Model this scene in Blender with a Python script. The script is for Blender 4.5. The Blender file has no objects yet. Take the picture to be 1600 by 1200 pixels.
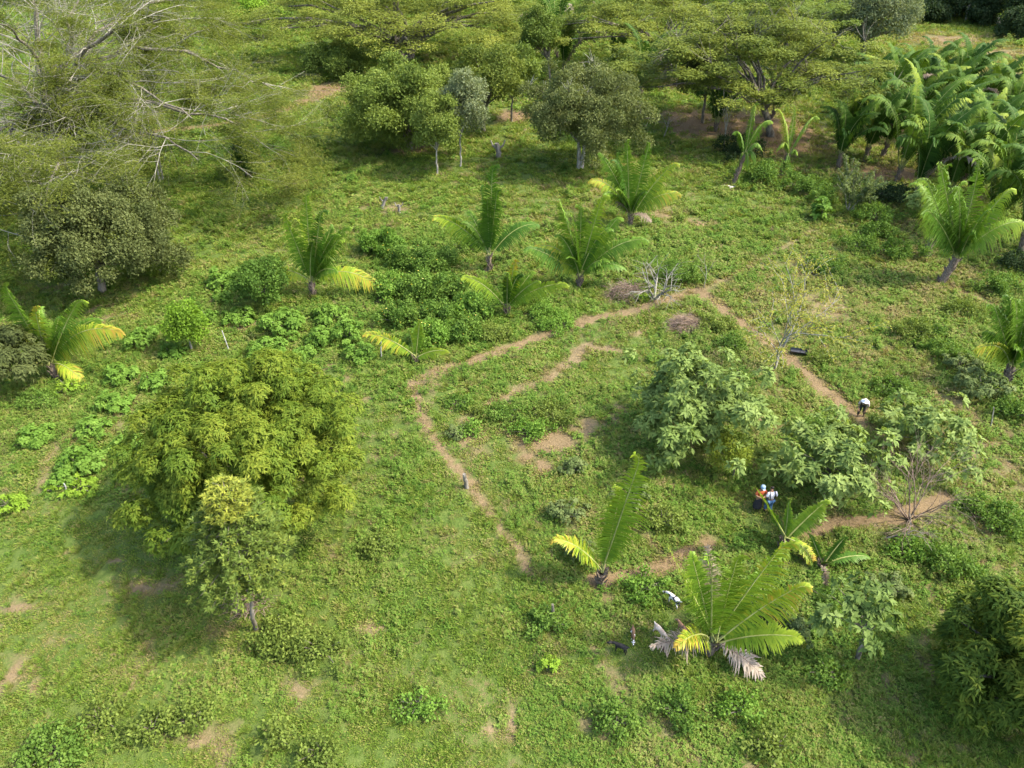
import bpy, math, random
import numpy as np
from mathutils import Vector

# ------------------------------------------------------------------ camera, light, exposure
SC = bpy.context.scene
COL = SC.collection
F = 1111.0                                     # focal length in pixels of the 1600x1200 picture
PITCH = math.radians(37.0)
H = 27.0
cam = bpy.data.cameras.new('camera')
cam.sensor_width = 36.0
cam.lens = F / 1600 * 36.0
cam.clip_start = 0.1
cam.clip_end = 6000
camo = bpy.data.objects.new('camera', cam)
COL.objects.link(camo)
camo.location = (0, 0, H)
camo.rotation_euler = (math.pi / 2 - PITCH, 0, 0)
SC.camera = camo

SUN_EL = math.radians(51)
SUN_AZ = math.radians(97)                      # clockwise from +Y (far) : sun stands to the right
world = bpy.data.worlds.new('World')
SC.world = world
world.use_nodes = True
wn = world.node_tree
sky = wn.nodes.new('ShaderNodeTexSky')
sky.sky_type = 'NISHITA'
sky.sun_disc = False
sky.sun_elevation = SUN_EL
sky.sun_rotation = SUN_AZ
sky.dust_density = 3.0
wn.links.new(sky.outputs[0], wn.nodes['Background'].inputs[0])
wn.nodes['Background'].inputs[1].default_value = 0.15
sun = bpy.data.lights.new('sun', 'SUN')
sun.energy = 1.85
sun.angle = math.radians(2.5)
sun.color = (1.0, 0.93, 0.76)
suno = bpy.data.objects.new('sun', sun)
COL.objects.link(suno)
sd = Vector((math.sin(SUN_AZ) * math.cos(SUN_EL), math.cos(SUN_AZ) * math.cos(SUN_EL), math.sin(SUN_EL)))
suno.rotation_euler = sd.to_track_quat('Z', 'Y').to_euler()
suno.location = (60, 0, 60)
SC.view_settings.view_transform = 'Standard'
SC.view_settings.look = 'None'
SC.view_settings.exposure = 2.15
SC.view_settings.gamma = 1
SC.cycles.max_bounces = 5
SC.cycles.diffuse_bounces = 3
SC.cycles.glossy_bounces = 1
SC.cycles.transmission_bounces = 4
SC.cycles.transparent_max_bounces = 4
SC.cycles.caustics_reflective = False
SC.cycles.caustics_refractive = False

# ------------------------------------------------------------------ maths helpers
_lat = {}


def vn(x, y, s, seed):
    """smooth value noise 0..1"""
    if seed not in _lat:
        _lat[seed] = np.random.default_rng(seed).random((256, 256))
    g = _lat[seed]
    x = np.asarray(x, float) / s + 1000.0
    y = np.asarray(y, float) / s + 1000.0
    xi = np.floor(x).astype(int); yi = np.floor(y).astype(int)
    fx = x - xi; fy = y - yi
    fx = fx * fx * (3 - 2 * fx); fy = fy * fy * (3 - 2 * fy)
    a = g[xi % 256, yi % 256]; b = g[(xi + 1) % 256, yi % 256]
    c = g[xi % 256, (yi + 1) % 256]; d = g[(xi + 1) % 256, (yi + 1) % 256]
    return (a * (1 - fx) + b * fx) * (1 - fy) + (c * (1 - fx) + d * fx) * fy


def gz(x, y):
    return 0.9 * (vn(x, y, 22, 1) - .5) + 0.35 * (vn(x, y, 6, 2) - .5) + 0.12 * (vn(x, y, 1.7, 3) - .5)


CP, SP = math.cos(PITCH), math.sin(PITCH)


def ray(px, py):
    u = (px - 800) / F; v = (600 - py) / F
    return np.array([u, CP + v * SP, -SP + v * CP])


def W(px, py):
    """ground point seen at a pixel of the photograph"""
    d = ray(px, py)
    z = 0.0
    for _ in range(4):
        t = (H - z) / -d[2]
        z = float(gz(d[0] * t, d[1] * t))
    return np.array([d[0] * t, d[1] * t, z])


def at(px, py, Y):
    d = ray(px, py)
    t = Y / d[1]
    return np.array([d[0] * t, Y, H + d[2] * t])


def pxm(P):
    return F / (P[1] * CP + (H - P[2]) * SP)


def nrm(a):
    a = np.asarray(a, float)
    return a / np.maximum(np.linalg.norm(a, axis=-1, keepdims=True), 1e-9)


# ------------------------------------------------------------------ mesh collector
class MB:
    def __init__(s):
        s.v = []; s.q = []; s.c = []; s.m = []; s.n = 0

    def add(s, v, q, c=0.5, m=0):
        v = np.asarray(v, float).reshape(-1, 3)
        q = np.asarray(q, int).reshape(-1, 4)
        s.v.append(v); s.q.append(q + s.n); s.n += len(v)
        s.c.append(np.broadcast_to(np.asarray(c, float), (len(q),)).copy())
        s.m.append(np.full(len(q), m, int))

    def tube(s, pts, rad, k=5, c=0.5, m=0, cap=True):
        pts = np.asarray(pts, float); n = len(pts)
        rad = np.broadcast_to(np.asarray(rad, float), (n,))
        t = nrm(np.gradient(pts, axis=0))
        ref = np.array([0.31, 0.9, 0.3]) if abs(t[0][1]) < .8 else np.array([.9, .1, .4])
        a = nrm(np.cross(t, ref)); b = np.cross(t, a)
        an = np.arange(k) * 2 * math.pi / k
        v = pts[:, None] + rad[:, None, None] * (np.cos(an)[None, :, None] * a[:, None] + np.sin(an)[None, :, None] * b[:, None])
        i = np.arange(n - 1)[:, None] * k; j = np.arange(k)[None]
        q = np.stack([i + j, i + (j + 1) % k, i + k + (j + 1) % k, i + k + j], -1)
        s.add(v, q, c, m)

    def leaves(s, P, D, N, L, Wd, droop=0.15, c=0.5, m=0, mid=0.5):
        """rhombic leaves folded on their midrib"""
        D = nrm(D); S = nrm(np.cross(D, N)); U = np.cross(S, D)
        L = np.broadcast_to(np.asarray(L, float), (len(P),))[:, None]
        Wd = np.broadcast_to(np.asarray(Wd, float), (len(P),))[:, None]
        dz = np.array([0, 0, -1.0])
        md = P + D * L * mid + dz * L * droop * .2
        v = np.stack([P, md + S * Wd / 2 + U * Wd * .15, P + D * L + dz * L * droop, md - S * Wd / 2 + U * Wd * .15], 1)
        q = np.arange(len(P) * 4).reshape(-1, 4)
        s.add(v, q, c, m)

    def mesh(s, name, mats, smooth=False, org=None):
        me = bpy.data.meshes.new(name)
        v = np.concatenate(s.v); q = np.concatenate(s.q)
        if org is not None:
            v = v - np.asarray(org)[None]
        me.vertices.add(len(v)); me.vertices.foreach_set('co', v.ravel().astype(np.float32))
        me.loops.add(q.size); me.loops.foreach_set('vertex_index', q.ravel().astype(np.int32))
        me.polygons.add(len(q))
        me.polygons.foreach_set('loop_start', (np.arange(len(q)) * 4).astype(np.int32))
        me.polygons.foreach_set('loop_total', np.full(len(q), 4, np.int32))
        me.polygons.foreach_set('material_index', np.concatenate(s.m).astype(np.int32))
        me.update(calc_edges=True)
        if smooth:
            me.polygons.foreach_set('use_smooth', np.ones(len(q), bool))
        at_ = me.attributes.new('v', 'FLOAT', 'FACE')
        at_.data.foreach_set('value', np.concatenate(s.c).astype(np.float32))
        for m in (mats if isinstance(mats, (list, tuple)) else [mats]):
            me.materials.append(m)
        return me

    def build(s, name, mats, parent=None, smooth=False, org=None):
        if org is None and parent is not None:
            org = np.array(parent.location)
        me = s.mesh(name, mats, smooth, org)
        o = bpy.data.objects.new(name, me)
        COL.objects.link(o)
        if parent is not None:
            o.parent = parent
        elif org is not None:
            o.location = org
        return o


def tag(o, label=None, cat=None, group=None, kind=None):
    if label: o['label'] = label
    if cat: o['category'] = cat
    if group: o['group'] = group
    if kind: o['kind'] = kind
    return o


def empty(name, loc, label, cat, group=None):
    o = bpy.data.objects.new(name, None)
    COL.objects.link(o)
    o.location = [float(a) for a in loc]
    o.empty_display_size = 0.3
    return tag(o, label, cat, group)


# ------------------------------------------------------------------ materials
def _ramp(nt, cols):
    r = nt.nodes.new('ShaderNodeValToRGB')
    el = r.color_ramp.elements
    n = len(cols)
    for i, c in enumerate(cols):
        e = el[i] if i < 2 else el.new(1.0)
        e.position = i / (n - 1)
        e.color = (*c, 1)
    for i in range(n):
        el[i].position = i / (n - 1)
    return r


def leaf_mat(name, cols, trans=0.3, rough=0.65, inst=False, nz=0.25, nscale=0.6, spec=0.10):
    m = bpy.data.materials.new(name); m.use_nodes = True
    nt = m.node_tree; N = nt.nodes; Lk = nt.links
    pr = N['Principled BSDF']; out = N['Material Output']
    a = N.new('ShaderNodeAttribute'); a.attribute_name = 'v'
    geo = N.new('ShaderNodeNewGeometry')
    no = N.new('ShaderNodeTexNoise'); no.inputs['Scale'].default_value = nscale; no.inputs['Detail'].default_value = 2
    Lk.new(geo.outputs['Position'], no.inputs['Vector'])
    mm = N.new('ShaderNodeMath'); mm.operation = 'MULTIPLY_ADD'
    Lk.new(no.outputs[0], mm.inputs[0]); mm.inputs[1].default_value = nz * 2; mm.inputs[2].default_value = -nz
    ad = N.new('ShaderNodeMath'); ad.operation = 'ADD'
    Lk.new(mm.outputs[0], ad.inputs[0])
    if inst:
        b = N.new('ShaderNodeAttribute'); b.attribute_type = 'INSTANCER'; b.attribute_name = 'tint'
        w = N.new('ShaderNodeMath'); w.operation = 'MULTIPLY_ADD'
        Lk.new(a.outputs['Fac'], w.inputs[0]); w.inputs[1].default_value = 0.60
        w2 = N.new('ShaderNodeMath'); w2.operation = 'MULTIPLY'
        Lk.new(b.outputs['Fac'], w2.inputs[0]); w2.inputs[1].default_value = 0.66
        Lk.new(w2.outputs[0], w.inputs[2])
        Lk.new(w.outputs[0], ad.inputs[1])
    else:
        Lk.new(a.outputs['Fac'], ad.inputs[1])
    r = _ramp(nt, cols)
    Lk.new(ad.outputs[0], r.inputs[0])
    Lk.new(r.outputs[0], pr.inputs['Base Color'])
    pr.inputs['Roughness'].default_value = rough
    pr.inputs['Specular IOR Level'].default_value = spec
    tr = N.new('ShaderNodeBsdfTranslucent')
    hs = N.new('ShaderNodeMix'); hs.data_type = 'RGBA'; hs.blend_type = 'MULTIPLY'; hs.inputs[0].default_value = 1
    Lk.new(r.outputs[0], hs.inputs[6]); hs.inputs[7].default_value = (1.5, 1.45, .7, 1)
    Lk.new(hs.outputs[2], tr.inputs[0])
    mx = N.new('ShaderNodeMixShader'); mx.inputs[0].default_value = trans
    Lk.new(pr.outputs[0], mx.inputs[1]); Lk.new(tr.outputs[0], mx.inputs[2])
    Lk.new(mx.outputs[0], out.inputs[0])
    return m


def rough_mat(name, c1, c2, scale=6, rough=0.85, bump=0.0, stretch=(1, 1, 1), obj=False, spec=.2):
    m = bpy.data.materials.new(name); m.use_nodes = True
    nt = m.node_tree; N = nt.nodes; Lk = nt.links
    pr = N['Principled BSDF']
    tc = N.new('ShaderNodeTexCoord')
    mp = N.new('ShaderNodeMapping'); mp.inputs['Scale'].default_value = stretch
    Lk.new(tc.outputs['Object'], mp.inputs[0])
    no = N.new('ShaderNodeTexNoise'); no.inputs['Scale'].default_value = scale; no.inputs['Detail'].default_value = 5
    Lk.new(mp.outputs[0], no.inputs['Vector'])
    r = _ramp(nt, [c1, c1, c2, c2])
    r.color_ramp.elements[1].position = .38; r.color_ramp.elements[2].position = .62
    Lk.new(no.outputs[0], r.inputs[0]); Lk.new(r.outputs[0], pr.inputs['Base Color'])
    pr.inputs['Roughness'].default_value = rough
    pr.inputs['Specular IOR Level'].default_value = spec
    if bump:
        b = N.new('ShaderNodeBump'); b.inputs['Strength'].default_value = bump
        Lk.new(no.outputs[0], b.inputs['Height']); Lk.new(b.outputs[0], pr.inputs['Normal'])
    return m


M = {}
M['grass'] = leaf_mat('grass', [(.040, .082, .010), (.090, .158, .018), (.150, .218, .030), (.205, .205, .055), (.26, .20, .095)], inst=True, nz=.10, nscale=.35)
M['weed'] = leaf_mat('weed', [(.028, .070, .010), (.068, .140, .018), (.130, .215, .032), (.195, .21, .055), (.25, .20, .095)], inst=True, nz=.10, nscale=.5)
M['straw'] = leaf_mat('straw', [(.10, .085, .035), (.20, .15, .07), (.29, .22, .12)], inst=True, trans=.15, nz=.2)
M['fern'] = leaf_mat('fern', [(.055, .115, .014), (.105, .195, .026), (.165, .265, .044)], nz=.12)
M['shrub'] = leaf_mat('shrub', [(.036, .076, .012), (.080, .148, .022), (.140, .215, .038)], nz=.2)
M['mango'] = leaf_mat('mango', [(.027, .060, .008), (.062, .114, .013), (.108, .160, .017), (.175, .210, .024)], nz=.18, nscale=.45)
M['darkmango'] = leaf_mat('dark_mango', [(.014, .032, .006), (.034, .066, .009), (.085, .125, .014), (.24, .25, .03)], nz=.2, nscale=.6)
M['olive'] = leaf_mat('olive', [(.040, .054, .016), (.092, .112, .034), (.155, .175, .062)], nz=.22, nscale=.4)
M['lime'] = leaf_mat('lime', [(.045, .075, .014), (.105, .150, .026), (.180, .225, .045)], nz=.2)
M['greygreen'] = leaf_mat('grey_green', [(.06, .085, .035), (.125, .152, .07), (.22, .25, .13)], nz=.2)
M['sage'] = leaf_mat('sage', [(.045, .075, .022), (.100, .140, .042), (.175, .215, .080)], nz=.2)
M['bigleaf'] = leaf_mat('big_leaf', [(.062, .108, .024), (.140, .200, .048), (.225, .290, .085)], nz=.12)
M['conifer'] = leaf_mat('soft_green', [(.060, .098, .018), (.125, .180, .036), (.25, .27, .04)], nz=.1)
M['rain'] = leaf_mat('feathery', [(.050, .070, .012), (.105, .132, .022), (.175, .195, .038)], nz=.22, nscale=.25, trans=.35)
M['umbrella'] = leaf_mat('umbrella_leaf', [(.050, .078, .014), (.125, .158, .026), (.215, .235, .042)], nz=.25, nscale=.18)
M['dark'] = leaf_mat('dark_leaf', [(.012, .024, .009), (.026, .046, .016), (.05, .078, .026)], nz=.2)
M['vivid'] = leaf_mat('vivid_leaf', [(.08, .15, .015), (.15, .25, .022), (.24, .34, .04)], nz=.1)
M['willow'] = leaf_mat('willow_leaf', [(.14, .16, .02), (.22, .23, .035), (.30, .29, .06)], nz=.1)
M['palm'] = leaf_mat('palm_leaf', [(.020, .056, .008), (.052, .122, .013), (.118, .208, .018), (.240, .305, .024), (.36, .245, .035)], trans=.22, rough=.5, nz=.05, spec=.2)
M['grovepalm'] = leaf_mat('grove_palm_leaf', [(.014, .036, .007), (.034, .078, .011), (.080, .140, .017), (.200, .245, .028), (.34, .25, .03)], trans=.2, rough=.6, nz=.06, spec=.08)
M['deadpalm'] = leaf_mat('dead_palm_leaf', [(.12, .085, .05), (.25, .195, .14), (.37, .32, .26)], trans=.1, nz=.2, nscale=3)
M['rachis'] = rough_mat('palm_midrib', (.17, .19, .05), (.26, .27, .10), 2, .5)
M['palmbark'] = rough_mat('palm_bark', (.09, .065, .045), (.20, .16, .12), 9, .9, .4, (1, 1, 3))
M['bark'] = rough_mat('bark', (.075, .064, .045), (.19, .17, .13), 5, .9, .5, (1, 1, .35))
M['palebark'] = rough_mat('pale_bark', (.17, .16, .12), (.32, .30, .25), 6, .85, .3, (1, 1, .4))
M['twig'] = rough_mat('bare_twig', (.15, .14, .105), (.27, .255, .205), 2, .8)
M['drytwig'] = rough_mat('dry_brushwood', (.13, .09, .065), (.25, .185, .14), 3, .9)
M['flower'] = leaf_mat('yellow_flower', [(.75, .45, .03), (.85, .65, .05), (.85, .8, .4)], trans=.1, nz=.1)

# ------------------------------------------------------------------ paths and bare patches of the ground
PATHS = [  # pixel polyline, width m, strength, redness
    ([(1085, 455), (1010, 478), (930, 497), (840, 527), (760, 556), (700, 577), (642, 602)], .95, 1.0, .4),
    ([(642, 598), (652, 636), (688, 690), (714, 730), (738, 764), (770, 808), (800, 850), (828, 890)], .62, 1.0, .45),
    ([(1085, 455), (1130, 480), (1190, 525), (1225, 555), (1280, 605), (1312, 628)], 1.05, 1.2, .5),
    ([(1312, 628), (1340, 650), (1362, 672), (1385, 690)], .9, .9, .6),
    ([(730, 655), (800, 615), (860, 590), (890, 560), (925, 543)], .75, .8, .1),
    ([(885, 568), (915, 545), (955, 548)], .95, 1.1, .0),
    ([(935, 905), (1000, 892), (1060, 872), (1115, 850)], .85, 1.1, .7),
    ([(1265, 830), (1340, 816), (1420, 802), (1475, 778)], .95, 1.1, .6),
    ([(1470, 445), (1510, 458), (1560, 480), (1600, 500)], .8, .95, .3),
    ([(1270, 360), (1200, 402), (1130, 440), (1085, 455)], .6, .7, .3),
    ([(1325, 300), (1350, 325), (1385, 345)], .6, .8, .6),
    ([(215, 620), (200, 650), (180, 672), (90, 695), (60, 760)], .6, .6, .2),
    ([(190, 215), (270, 203), (350, 195), (420, 180), (500, 150), (560, 138)], 2.2, 1.0, .9),
    ([(1500, 755), (1545, 830), (1580, 880), (1600, 900)], .6, .6, .3),
    ([(1440, 910), (1480, 960), (1500, 1000)], .6, .5, .3),
    ([(590, 470), (560, 480)], .6, .4, .3),
    ([(860, 900), (890, 960), (960, 1060), (1000, 1130)], .5, .45, .2),
]
PATCH = [  # cx,cy,rx,ry px, strength, redness
    (850, 690, 60, 30, 1.15, .4), (905, 665, 45, 24, .85, .3), (1290, 480, 60, 30, .7, .3), (1500, 640, 60, 60, .5, .5), (1440, 350, 60, 20, .5, .4), (1560, 730, 40, 60, .55, .4), (845, 735, 22, 16, .9, .5), (815, 715, 22, 12, .8, .6), (740, 690, 26, 30, .7, .25), (735, 672, 40, 14, .6, .3),
    (1075, 505, 38, 20, 1, .4), (1062, 498, 18, 12, 1, .3), (230, 922, 50, 20, 1, .15), (275, 905, 30, 10, .7, .2), (30, 945, 50, 11, 1, .15),
    (175, 872, 22, 7, .8, .2), (112, 860, 14, 8, .7, .2), (580, 987, 32, 16, .9, .2), (787, 1125, 12, 38, 1.1, .05), (765, 1145, 8, 20, .8, .1), (480, 1075, 45, 14, .4, .1), (330, 990, 30, 16, .4, .2),
    (510, 862, 30, 18, .6, .2), (1290, 490, 50, 28, .7, .3), (1255, 430, 60, 26, .6, .4), (1200, 600, 30, 50, .5, .3), (1215, 680, 20, 30, .6, .4), (620, 325, 40, 9, .8, .2), (570, 322, 26, 7, .6, .2), (540, 368, 22, 8, .7, .3),
    (605, 715, 22, 8, .6, .5), (455, 285, 26, 9, .7, .3), (495, 375, 20, 10, .5, .3), (830, 345, 60, 8, .5, .2), (930, 300, 30, 9, .6, .3), (1030, 330, 40, 20, .7, .4), (1090, 350, 30, 12, .6, .3), (375, 510, 34, 12, .8, .3),
    (200, 650, 22, 22, .6, .2), (85, 695, 22, 10, .5, .4), (70, 752, 22, 14, .6, .2), (1380, 1062, 26, 14, .7, .2), (1440, 1045, 14, 34, .6, .3), (1300, 1075, 40, 16, .5, .3), (1400, 1085, 20, 20, .5, .3), (1095, 1180, 40, 26, .6, .3), (1170, 1195, 40, 10, .7, .2),
    (1440, 1190, 40, 12, .7, .3), (1545, 880, 40, 10, .6, .6), (1500, 700, 25, 40, .6, .4), (1540, 760, 30, 40, .4, .4), (905, 820, 30, 20, .4, .2), (1010, 850, 22, 14, .8, .6), (1060, 1150, 60, 60, .35, .2), (860, 1010, 30, 60, .35, .2),
    (760, 870, 60, 20, .35, .2), (930, 930, 30, 24, .6, .8), (690, 830, 40, 8, .4, .2), (1450, 560, 60, 20, .35, .4), (1480, 580, 20, 12, .5, .9), (1390, 850, 60, 26, .35, .1),
    # bare brown earth beneath the far trees
    (520, 140, 55, 14, 1.3, 1.25), (800, 182, 40, 12, 1.2, .9), (700, 150, 60, 14, .8, .8), (1080, 190, 60, 30, 1.25, .9), (1190, 205, 120, 36, 1.25, .9), (1050, 130, 40, 12, .7, .7), (1230, 235, 80, 16, 1, .9), (1390, 270, 90, 20, 1.0, 1), (1450, 220, 140, 40, .8, .8), (640, 232, 60, 10, .8, .9),
    (1490, 62, 80, 12, .8, .55), (1560, 85, 70, 10, .8, .45), (1440, 105, 60, 14, .5, .3), (1545, 110, 80, 16, .6, .3), (1440, 45, 30, 8, .3, .2), (420, 95, 40, 10, .5, .4),
]
DRYZ = [  # zones where the cover is thinner and yellower: cx,cy,rx,ry px, amount
    (1000, 800, 330, 70, .14), (1350, 640, 260, 160, .26), (1480, 700, 160, 160, .26), (1450, 420, 160, 80, .2), (1230, 470, 120, 60, .2), (850, 640, 200, 90, .15), (960, 830, 160, 60, .18), (150, 980, 260, 90, .22), (1250, 440, 260, 100, .20), (700, 1100, 500, 90, .12), (820, 700, 160, 70, .22), (900, 560, 200, 60, .16), (1500, 80, 130, 50, .40), (560, 320, 230, 60, .12), (1450, 820, 200, 60, .12), (250, 1040, 300, 60, .15),
]


def w_ell(cx, cy, rx, ry):
    P = W(cx, cy)
    pm = pxm(P)
    a = math.atan2(H, P[1])
    return P[0], P[1], rx / pm, ry / (pm * math.sin(a))


_paths = [(np.array([W(*p)[:2] for p in pl]), w * .70, s, r) for pl, w, s, r in PATHS]
_patch = [(*w_ell(*e[:4]), e[4], e[5]) for e in PATCH]
_dryz = [(*w_ell(*e[:4]), e[4]) for e in DRYZ]


def soilmask(x, y):
    """bare-soil amount 0..1+, redness 0..1 at world x,y"""
    x = np.asarray(x, float); y = np.asarray(y, float)
    jx = x + .9 * (vn(x, y, 1.6, 11) - .5) + .5 * (vn(x, y, .5, 12) - .5)
    jy = y + .9 * (vn(x, y, 1.6, 13) - .5) + .5 * (vn(x, y, .5, 14) - .5)
    qx = x + (jx - x) * .55; qy = y + (jy - y) * .55
    s = np.zeros_like(x); sp = np.zeros_like(x); red = np.full_like(x, .25)
    for pl, w, st, r in _paths:
        best = np.full_like(x, 1e9)
        for a, b in zip(pl[:-1], pl[1:]):
            ab = b - a
            t = np.clip(((qx - a[0]) * ab[0] + (qy - a[1]) * ab[1]) / (ab @ ab), 0, 1)
            best = np.minimum(best, np.hypot(qx - a[0] - t * ab[0], qy - a[1] - t * ab[1]))
        k = st * np.clip(1.6 - 1.35 * best / w, 0, 1)
        red = np.where(k > sp, r, red); sp = np.maximum(sp, k)
    for cx, cy, rx, ry, st, r in _patch:
        d = np.hypot((jx - cx) / rx, (jy - cy) / ry)
        k = st * np.clip(1.35 - 1.15 * d, 0, 1)
        red = np.where(k > s, r, red); s = np.maximum(s, k)
    br = vn(x, y, 2.2, 21) * .6 + vn(x, y, .7, 22) * .4
    k = np.clip((br - .72) * 4, 0, .7)
    s = np.maximum(s, k)
    s = np.maximum(s * (.55 + .75 * vn(x, y, .55, 24)), sp * (.42 + .55 * vn(x, y, .5, 25) + .30 * vn(x, y, 2.4, 26)))
    return s, red


def drymask(x, y):
    d = .36 * vn(x, y, 9, 31) + .22 * vn(x, y, 2.5, 32) + .16 * vn(x, y, .8, 33)
    for cx, cy, rx, ry, st in _dryz:
        d = d + st * np.clip(1.4 - np.hypot((x - cx) / rx, (y - cy) / ry), 0, 1)
    return d


# ground sheet -----------------------------------------------------
def axis(near, step, lim, far):
    a = [0.0]
    while a[-1] < near: a.append(a[-1] + step)
    while a[-1] < lim: a.append(a[-1] + step * 2.5)
    d = step * 4
    while a[-1] < far:
        a.append(a[-1] + d); d *= 1.35
    return np.array(a)


ax = axis(45, .3, 130, 3000)
xs = np.concatenate([-ax[:0:-1], ax])
ys = [4.0]
while ys[-1] < 220: ys.append(ys[-1] + .22 + .006 * ys[-1])
d_ = 3.0
while ys[-1] < 4000:
    ys.append(ys[-1] + d_); d_ *= 1.3
ys = np.concatenate([[-1500, -400, -100, -30, -8, -2, 1], ys])
GX, GY = np.meshgrid(xs, ys)
GZ = gz(GX, GY)
gm = MB()
nx, ny = len(xs), len(ys)
i = (np.arange(ny - 1)[:, None] * nx + np.arange(nx - 1)[None])
gm.add(np.stack([GX, GY, GZ], -1), np.stack([i, i + 1, i + nx + 1, i + nx], -1))
mg = bpy.data.materials.new('earth'); mg.use_nodes = True
nt = mg.node_tree; N = nt.nodes; Lk = nt.links
pr = N['Principled BSDF']; pr.inputs['Roughness'].default_value = .95; pr.inputs['Specular IOR Level'].default_value = .1
a1 = N.new('ShaderNodeAttribute'); a1.attribute_name = 'soil'
a2 = N.new('ShaderNodeAttribute'); a2.attribute_name = 'red'
geo = N.new('ShaderNodeNewGeometry')


def gn_noise(sc, det=5):
    n = N.new('ShaderNodeTexNoise'); n.inputs['Scale'].default_value = sc; n.inputs['Detail'].default_value = det
    n.inputs['Roughness'].default_value = .65
    Lk.new(geo.outputs['Position'], n.inputs['Vector']); return n


n1 = gn_noise(1.2); n2 = gn_noise(7.0); n3 = gn_noise(.25, 3)
rg = _ramp(nt, [(.028, .046, .008), (.055, .090, .016), (.09, .12, .028), (.12, .11, .045)])
mx0 = N.new('ShaderNodeMath'); mx0.operation = 'ADD'; Lk.new(n1.outputs[0], mx0.inputs[0])
mx1 = N.new('ShaderNodeMath'); mx1.operation = 'MULTIPLY_ADD'; Lk.new(n2.outputs[0], mx1.inputs[0]); mx1.inputs[1].default_value = .7; mx1.inputs[2].default_value = -.35
Lk.new(mx1.outputs[0], mx0.inputs[1]); Lk.new(mx0.outputs[0], rg.inputs[0])
rs = _ramp(nt, [(.105, .080, .040), (.170, .130, .070), (.235, .185, .110)])
rr = _ramp(nt, [(.075, .047, .024), (.145, .096, .050), (.210, .145, .080)])
Lk.new(n2.outputs[0], rs.inputs[0]); Lk.new(n2.outputs[0], rr.inputs[0])
mr = N.new('ShaderNodeMix'); mr.data_type = 'RGBA'
Lk.new(a2.outputs['Fac'], mr.inputs[0]); Lk.new(rs.outputs[0], mr.inputs[6]); Lk.new(rr.outputs[0], mr.inputs[7])
ms = N.new('ShaderNodeMix'); ms.data_type = 'RGBA'
sm = N.new('ShaderNodeMath'); sm.operation = 'MULTIPLY_ADD'; sm.use_clamp = True
Lk.new(n2.outputs[0], sm.inputs[0]); sm.inputs[1].default_value = .8
s3 = N.new('ShaderNodeMath'); s3.operation = 'MULTIPLY_ADD'; Lk.new(a1.outputs['Fac'], s3.inputs[0]); s3.inputs[1].default_value = 1.5; s3.inputs[2].default_value = -.55
Lk.new(s3.outputs[0], sm.inputs[2])
Lk.new(sm.outputs[0], ms.inputs[0]); Lk.new(rg.outputs[0], ms.inputs[6]); Lk.new(mr.outputs[2], ms.inputs[7])
Lk.new(ms.outputs[2], pr.inputs['Base Color'])
bp = N.new('ShaderNodeBump'); bp.inputs['Strength'].default_value = .6; bp.inputs['Distance'].default_value = .15
Lk.new(n2.outputs[0], bp.inputs['Height']); Lk.new(bp.outputs[0], pr.inputs['Normal'])
go = gm.build('ground', mg, smooth=True)
S_, R_ = soilmask(GX.ravel(), GY.ravel())
for nm, arr in (('soil', S_), ('red', np.clip(R_, 0, 1))):
    q = go.data.attributes.new(nm, 'FLOAT', 'POINT'); q.data.foreach_set('value', arr.astype(np.float32))
tag(go, 'green pasture ground with bare brown footpaths', kind='structure')
# ------------------------------------------------------------------ low ground cover (countless plants)
rng = np.random.default_rng(7)


def proto_grass(r, n, hgt, width, spread, mat, flat=0.0):
    mb = MB()
    P = np.zeros((n, 3)); rad = spread * np.sqrt(r.random(n)); an = r.random(n) * 6.283
    P[:, 0] = rad * np.cos(an); P[:, 1] = rad * np.sin(an); P[:, 2] = -.02 + flat * .04 * r.random(n)
    a2 = r.random(n) * 6.283
    lean = .25 + .75 * r.random(n) + flat * 3
    D = np.stack([np.cos(a2) * lean, np.sin(a2) * lean, np.ones(n) * (1 - .8 * flat)], -1)
    N_ = np.stack([-np.sin(a2) * .2, np.cos(a2) * .2, np.ones(n)], -1)
    L = hgt * (.5 + .8 * r.random(n))
    mb.leaves(P, D, N_, L, width * (.7 + .6 * r.random(n)), .35, np.clip(.15 + .7 * r.random(n), 0, 1), 0, .45)
    return mb


def proto_weed(r, n, hgt, L0, spread):
    mb = MB()
    ns = max(3, n // 7)
    # stems, each with whorls of leaves
    sx = spread * np.sqrt(r.random(ns)); sa = r.random(ns) * 6.283
    base = np.stack([sx * np.cos(sa), sx * np.sin(sa), np.zeros(ns)], -1)
    hh = hgt * (.35 + .65 * r.random(ns)) * (1.1 - .5 * sx / spread)
    top = base + np.stack([(r.random(ns) - .5) * hgt * .5, (r.random(ns) - .5) * hgt * .5, hh], -1)
    k = n // ns
    j = np.repeat(np.arange(ns), k)
    t = .35 + .65 * r.random(len(j))
    P = base[j] * (1 - t)[:, None] + top[j] * t[:, None]
    a = r.random(len(j)) * 6.283
    D = np.stack([np.cos(a), np.sin(a), .1 + .5 * r.random(len(j))], -1)
    N_ = np.stack([r.normal(0, .35, len(j)), r.normal(0, .35, len(j)), np.ones(len(j))], -1)
    L = L0 * (.6 + .8 * r.random(len(j)))
    cc = r.random(ns)[j] * .6 + r.random(len(j)) * .4
    mb.leaves(P, D, N_, L, L * (.45 + .2 * r.random(len(j))), .25, cc, 0, .5)
    return mb


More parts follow.
